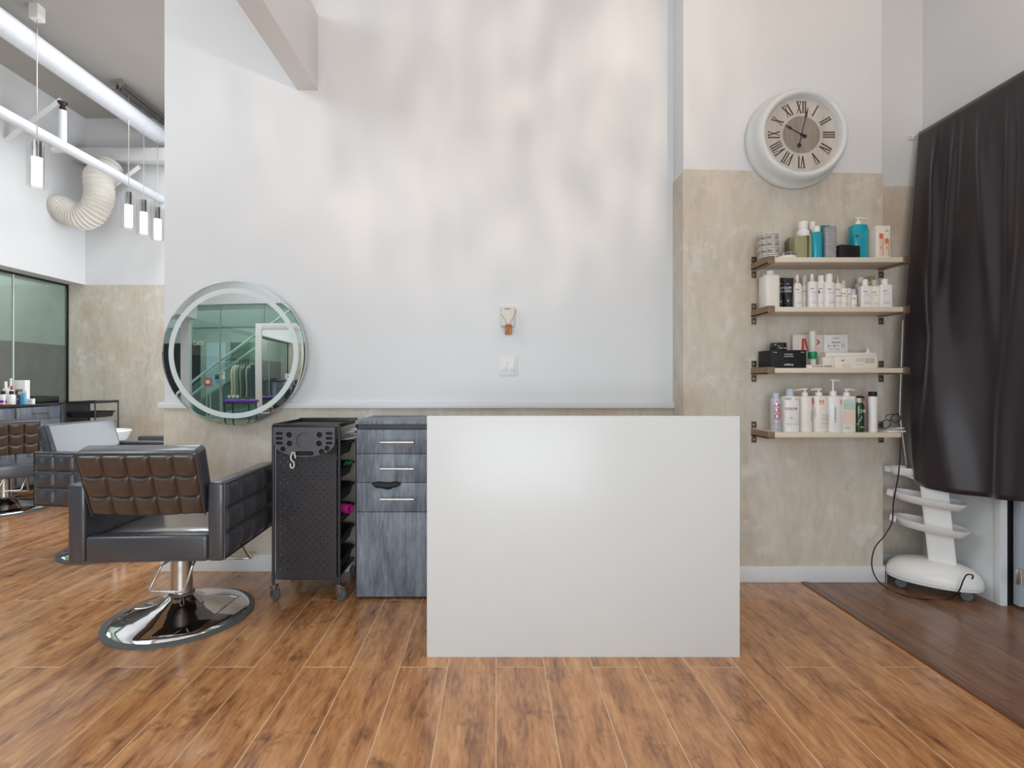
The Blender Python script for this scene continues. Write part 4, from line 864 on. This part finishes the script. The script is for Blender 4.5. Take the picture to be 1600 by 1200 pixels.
# dryer cable coil
tag(MB().tube(sp_([(-5.0, 5.18, .006), (-4.85, 5.12, .006), (-4.68, 5.2, .006), (-4.6, 5.32, .006), (-4.75, 5.42, .006), (-4.95, 5.34, .006), (-4.92, 5.2, .012), (-4.7, 5.3, .012)], 6), .005, 7).build('dryer_cord', M_cord, smooth=60), 'black cord looped on the floor below the styling station', 'cord')

# ------------------------------------------------------------------ overhead services in the rear bay
tag(MB().tube([(-4.37, -2.2, 4.3), (-4.25, 6.55, 4.3)], .105, 24).build('ceiling_pipe', mat('white_pipe', lin(214, 218, 224), .4)), 'thick white pipe running along the ceiling', 'pipe')
pq = thing('sprinkler_pipe', 'thin white sprinkler pipe below the ceiling with an upright head', 'pipe', (-4.36, 4.5, 3.55))
MB().tube([(0, -6.7, 0), (.04, 2.05, 0)], .05, 18).build('pipe', MATS['white_pipe'], pq)
MB().tube([(-.08, .7, .02), (-.08, .7, .42)], .035, 14).tube([(-.18, .7, .02), (.02, .7, .02)], .03, 12).build('riser', MATS['white_pipe'], pq)
MB().lathe([(.012, .42), (.03, .44), (.02, .47), (.045, .5), (.045, .505), (.01, .52)], 14, M=Matrix.Translation((-.08, .7, 0))).build('sprinkler_head', mat('bronze_dark', lin(60, 48, 40), .4, .6), pq)
tag(B(XB, XR, 6.36, 6.5, 3.97, 4.13, bev=.004).build('roof_beam', M_wall), 'white cross beam below the ceiling by the far wall', 'beam')
for a, b_, lb in ((P(-14, 236, 5.5), P(96, 155, 5.5), 'diagonal white brace crossing behind the thin pipe'), (P(140, 319, 6.42), P(218, 260, 6.42), 'diagonal white brace behind the flexible duct')):
    tag(MB().tube([a, b_], .03, 4).build('roof_brace', M_wall, smooth=0), lb, 'brace', 'roof braces')
fd = [(-5.302, 6.15, 3.29), (-5.24, 6.15, 3.285), (-5.12, 6.15, 3.22), (-5.0, 6.15, 3.19), (-4.89, 6.15, 3.25), (-4.83, 6.16, 3.38), (-4.82, 6.17, 3.52), (-4.84, 6.18, 3.66), (-4.86, 6.26, 3.76), (-4.88, 6.36, 3.84), (-4.88, 6.40, 3.92)]
fp = sp_(fd, 12)
tag(MB().tube(fp, [.150+.010*math.sin(i*PI/1.5) for i in range(len(fp))], 24).build('flexible_duct', mat('white_duct', lin(224, 220, 212), .55), smooth=30), 'ribbed white flexible duct bending out of the bulkhead', 'duct')
def pendant(label, x, y):
    t = thing('pendant_lamp', label, 'lamp', (x, y, 2.96), group='clear glass pendants')
    MB().tube([(0, 0, .41), (0, 0, 1.52)], .004, 8).build('cable', M_steel, t)
    MB().lathe([(.001, .405), (.05, .405), (.05, .26), (.001, .26)], 24, cap=False).build('socket', M_chrome, t)
    MB().lathe([(.001, .26), (.04, .26), (.04, .02), (.034, .012), (.001, .012)], 24, cap=False).build('led_core', M_led, t)
    MB().lathe([(.076, 0), (.076, .40), (.071, .40), (.071, .003), (.076, 0)], 32, cap=False).build('glass_shade', M_glass, t)
    return t
p0 = pendant('nearest pendant of the row of three, glass cylinder with lit core', -4.22, 5.83)
for lb, y in (('middle pendant of the row of three glass cylinders', 6.08), ('pendant of the three nearest the wall edge', 6.33), ('single pendant hanging apart at the upper left', 4.6)):
    c = copy_tree(p0); c['label'] = lb; c.location = (-4.22 if y > 5 else -4.16, y, 2.96)
cn = thing('pendant_channel', 'grey metal channel on the ceiling carrying the three pendants', 'ceiling mount', (-4.22, 5.7, 4.48))
MB().box(-.05, .05, 0, .8, 0, .012, bev=.002).box(-.05, -.044, 0, .8, 0, .06).box(.044, .05, 0, .8, 0, .06).build('channel', mat('grey_metal', lin(120, 118, 116), .45, .5), cn)
for y in (.0, .77): B(-.012, .012, y, y+.02, .0, .12).build('hanger', M_steel, cn)
B(-4.20, -4.12, 4.56, 4.64, 4.47, 4.6).build('ceiling_rose', M_white, c, loc=(-c.location.x, -c.location.y, -c.location.z))

# ------------------------------------------------------------------ behind the camera: shopfront seen in the round mirror
YB = -2.2
struct(MB().box(XL-.1, XR+.2, YB-.12, YB, 2.75, HC).box(XL-.1, XL+.1, YB-.12, YB, 0, 2.75).box(-2.2, -1.85, YB-.12, YB, 0, 2.75).box(2.45, XR+.2, YB-.12, YB, 0, 2.75).box(-1.85, 2.45, YB-.12, YB, 0, .25).build('wall_front', M_wall))
sf = struct(thing('window_2', 'tall shopfront glazing', 'window')); del sf['category']
for a, b_ in ((XL+.1, -4.75), (-4.7, -3.75), (-3.7, -2.2)):
    B(a, b_, YB-.07, YB-.058, .02, 2.75).build('pane', M_front, sf, smooth=0)
B(-1.85, 2.45, YB-.07, YB-.058, .25, 2.75).build('pane', M_glass, sf, smooth=0)  # unseen pane added to go with the front fill lamp
for x in (-4.725, -3.725): B(x-.012, x+.012, YB-.08, YB-.05, 0, 2.75).build('mullion', mat('pale_mullion', lin(150, 170, 166), .4), sf)
lettering('1065', .14, M_wht, sf, -5.23, YB-.05, 1.9, yaw=PI)
for (px, py, w_, h_, m_, lb) in ((326, 600, .10, .11, M_navy, 'navy notice on the shop window seen in the mirror'), (325, 603, 0, 0, None, ''), (336.5, 597, .13, .16, M_white, 'white notice sheet on the shop window seen in the mirror'), (327, 611, .09, .09, M_blue, 'sky blue notice on the shop window seen in the mirror')):
    if m_ is None: continue
    L = 8.45; t = thing('window_notice', lb, 'notice', ((px-CX)/F*L, YB-.052, CAMZ-(py-CY)/F*L), group='notices on the shop window')
    B(-w_/2, w_/2, -.004, 0, -h_/2, h_/2).build('sheet', m_, t); B(-w_*.3, w_*.3, 0, .001, h_*.1, h_*.3).build('printed_band', M_grey, t)
ss = thing('stand_sign', 'red and white sign on a thin stand seen in the mirror', 'sign', ((311-CX)/F*7.9, -1.6, 0))
MB().tube([(-.03, 0, .02), (-.03, 0, .98)], .008, 8).tube([(.05, 0, .02), (.05, 0, .98)], .008, 8).box(-.12, .14, -.1, .1, 0, .02, bev=.004).build('stand', M_steel, ss)
B(-.07, .09, -.012, .012, .98, 1.15, bev=.004).build('board', mat('brick_red', lin(190, 110, 96), .5), ss); B(-.03, .05, .012, .014, 1.03, 1.1).build('printed_mark', M_wht, ss)
# concourse outside
struct(B(-12, 4, -9, YB-.12, -.1, -.001).build('floor_concourse', mat('concourse_tile', lin(150, 160, 154), .25, var=.05)))
struct(B(-12, 4, -9.1, -9, 0, 4.6).build('wall_concourse', mat('concourse_wall', lin(146, 152, 148), .7, var=.2, vscale=.8)), 'far side of the concourse')
for x0_, x1_, m_ in ((-11.5, -9.4, M_dark), (-9.1, -8.2, M_door), (-8.0, -6.9, mat('dark_shop', lin(60, 72, 70), .5)), (-6.6, -5.2, mat('dim_shop', lin(96, 110, 106), .5)), (-5.0, -3.0, MATS['dark_shop'])): struct(B(x0_, x1_, -9, -8.95, 0, 2.5).build('shop_panel', m_))  # dark panels paint the shade inside shop openings; the pale one is a door
struct(MB().box(-12, 4, -9, YB-.12, 4.5, 4.6).box(-12, 4, -5.2, -4.8, 2.6, 3.1).build('ceiling_concourse', mat('concourse_ceiling', lin(150, 160, 156), .7)))
es = thing('escalator_balustrade', 'sloping glass balustrade seen through the shopfront in the mirror', 'balustrade', (-6.2, -4.0, 0))
MB().tube([(-1.5, 0, .2), (2.6, 0, 3.0)], .035, 10).tube([(-1.5, -.9, .2), (2.6, -.9, 3.0)], .035, 10).build('handrail', mat('pale_rail', lin(226, 232, 232), .3), es)
MB().prism([(-1.5, -.6), (2.6, 2.2), (2.6, 2.9), (-1.5, .1)], -.01, .01, M=MX).build('balustrade_panel', M_front, es, smooth=0)
MB().prism([(-1.0, 0), (2.8, 0), (2.8, 2.2)], 0, .9, M=MX @ Matrix.Translation((0, 0, 0))).build('truss', mat('grey_green', lin(110, 128, 122), .6), es, smooth=0)
# tall white framed mirror
fm = thing('standing_mirror', 'tall white framed mirror seen at the right inside the round mirror', 'mirror', (-2.93, -1.22, 0))
MB().box(-.5, -.38, -.03, .03, 0, 2.17, bev=.004).box(.38, .5, -.03, .03, 0, 2.17, bev=.004).box(-.38, .38, -.03, .03, 2.05, 2.17, bev=.004).box(-.38, .38, -.03, .03, 0, .14, bev=.004).build('frame', M_trim, fm)
B(-.385, .385, .0, .012, .13, 2.06).build('glass', mat('silver_mirror', (.9, .92, .91, 1), 0, 1., var=0), fm)
B(-.385, .385, -.02, -.001, .13, 2.06).build('backing', M_dark, fm)
# clothes rail
rk = thing('clothes_rail', 'thin metal clothes rail seen in the round mirror', 'rack', (-3.85, -1.55, 0))
MB().tube([(-.45, 0, 0), (-.45, 0, 1.46), (.38, 0, 1.46), (.38, 0, 0)], .012, 10).build('frame', M_steel, rk)
for x in (-.45, .38): MB().tube([(x, -.22, .012), (x, .22, .012)], .012, 8).build('foot', M_steel, rk)
cols = [(206, 214, 190), (196, 206, 184), (120, 150, 140), (150, 168, 160), (86, 110, 112), (180, 188, 178), (64, 84, 88)]
gl_ = ['cream green garment at the left end of the clothes rail', 'pale sage garment second on the clothes rail', 'teal garment third on the clothes rail', 'grey green garment fourth on the clothes rail', 'slate garment fifth on the clothes rail', 'light grey garment sixth on the clothes rail', 'dark slate garment at the right end of the clothes rail']
for i, c_ in enumerate(cols):
    t = thing('hanging_garment', gl_[i], 'garment', (-4.0+i*.06, -1.55, .78), group='garments on the rail')
    MB().lathe([(.8, 0), (.92, .02), (.8, .2), (.95, .4), (.9, .52), (.5, .6), (.1, .63)], 28, sx=.027, sy=.2, ex=2.4).build('cloth', mat('garment_%d' % i, lin(*c_), .85, bump=.4, bscale=30), t, smooth=60)
    MB().tube([(0, -.17, .56), (0, 0, .635), (0, .17, .56)], .005, 6).tube([(0, 0, .635), (0, 0, .675), (0, .015, .69)], .003, 6).build('hanger', M_steel, t)
sd = thing('side_trolley', 'small black stand under the purple towels in the mirror', 'stand', (-3.5, -.75, 0))
MB().box(-.25, .25, -.17, .17, .72, .745, bev=.004).build('top', M_black, sd)
for x in (-.22, .22):
    for y in (-.14, .14): MB().tube([(x, y, 0), (x, y, .72)], .012, 8).build('leg', M_black, sd)
for i in range(3):
    x = -3.68+.19*i
    tag(MB().grid(lambda a, c: Vector((-.09+.18*a, -.12+.24*c, .02+.02*math.sin(PI*a)*math.sin(PI*c)+.006*math.sin(9*a+4*c+i))), 10, 10).box(-.09, .09, -.12, .12, 0, .022, bev=.008).build('towel', M_purp, loc=(x, -.75, .745), rot=(0, 0, 0)), ['purple towel at the left of the pile on the black stand', 'middle purple towel of the pile on the black stand', 'purple towel at the right of the pile on the black stand'][i], 'towel', 'purple towels')
print('planks', nvis)
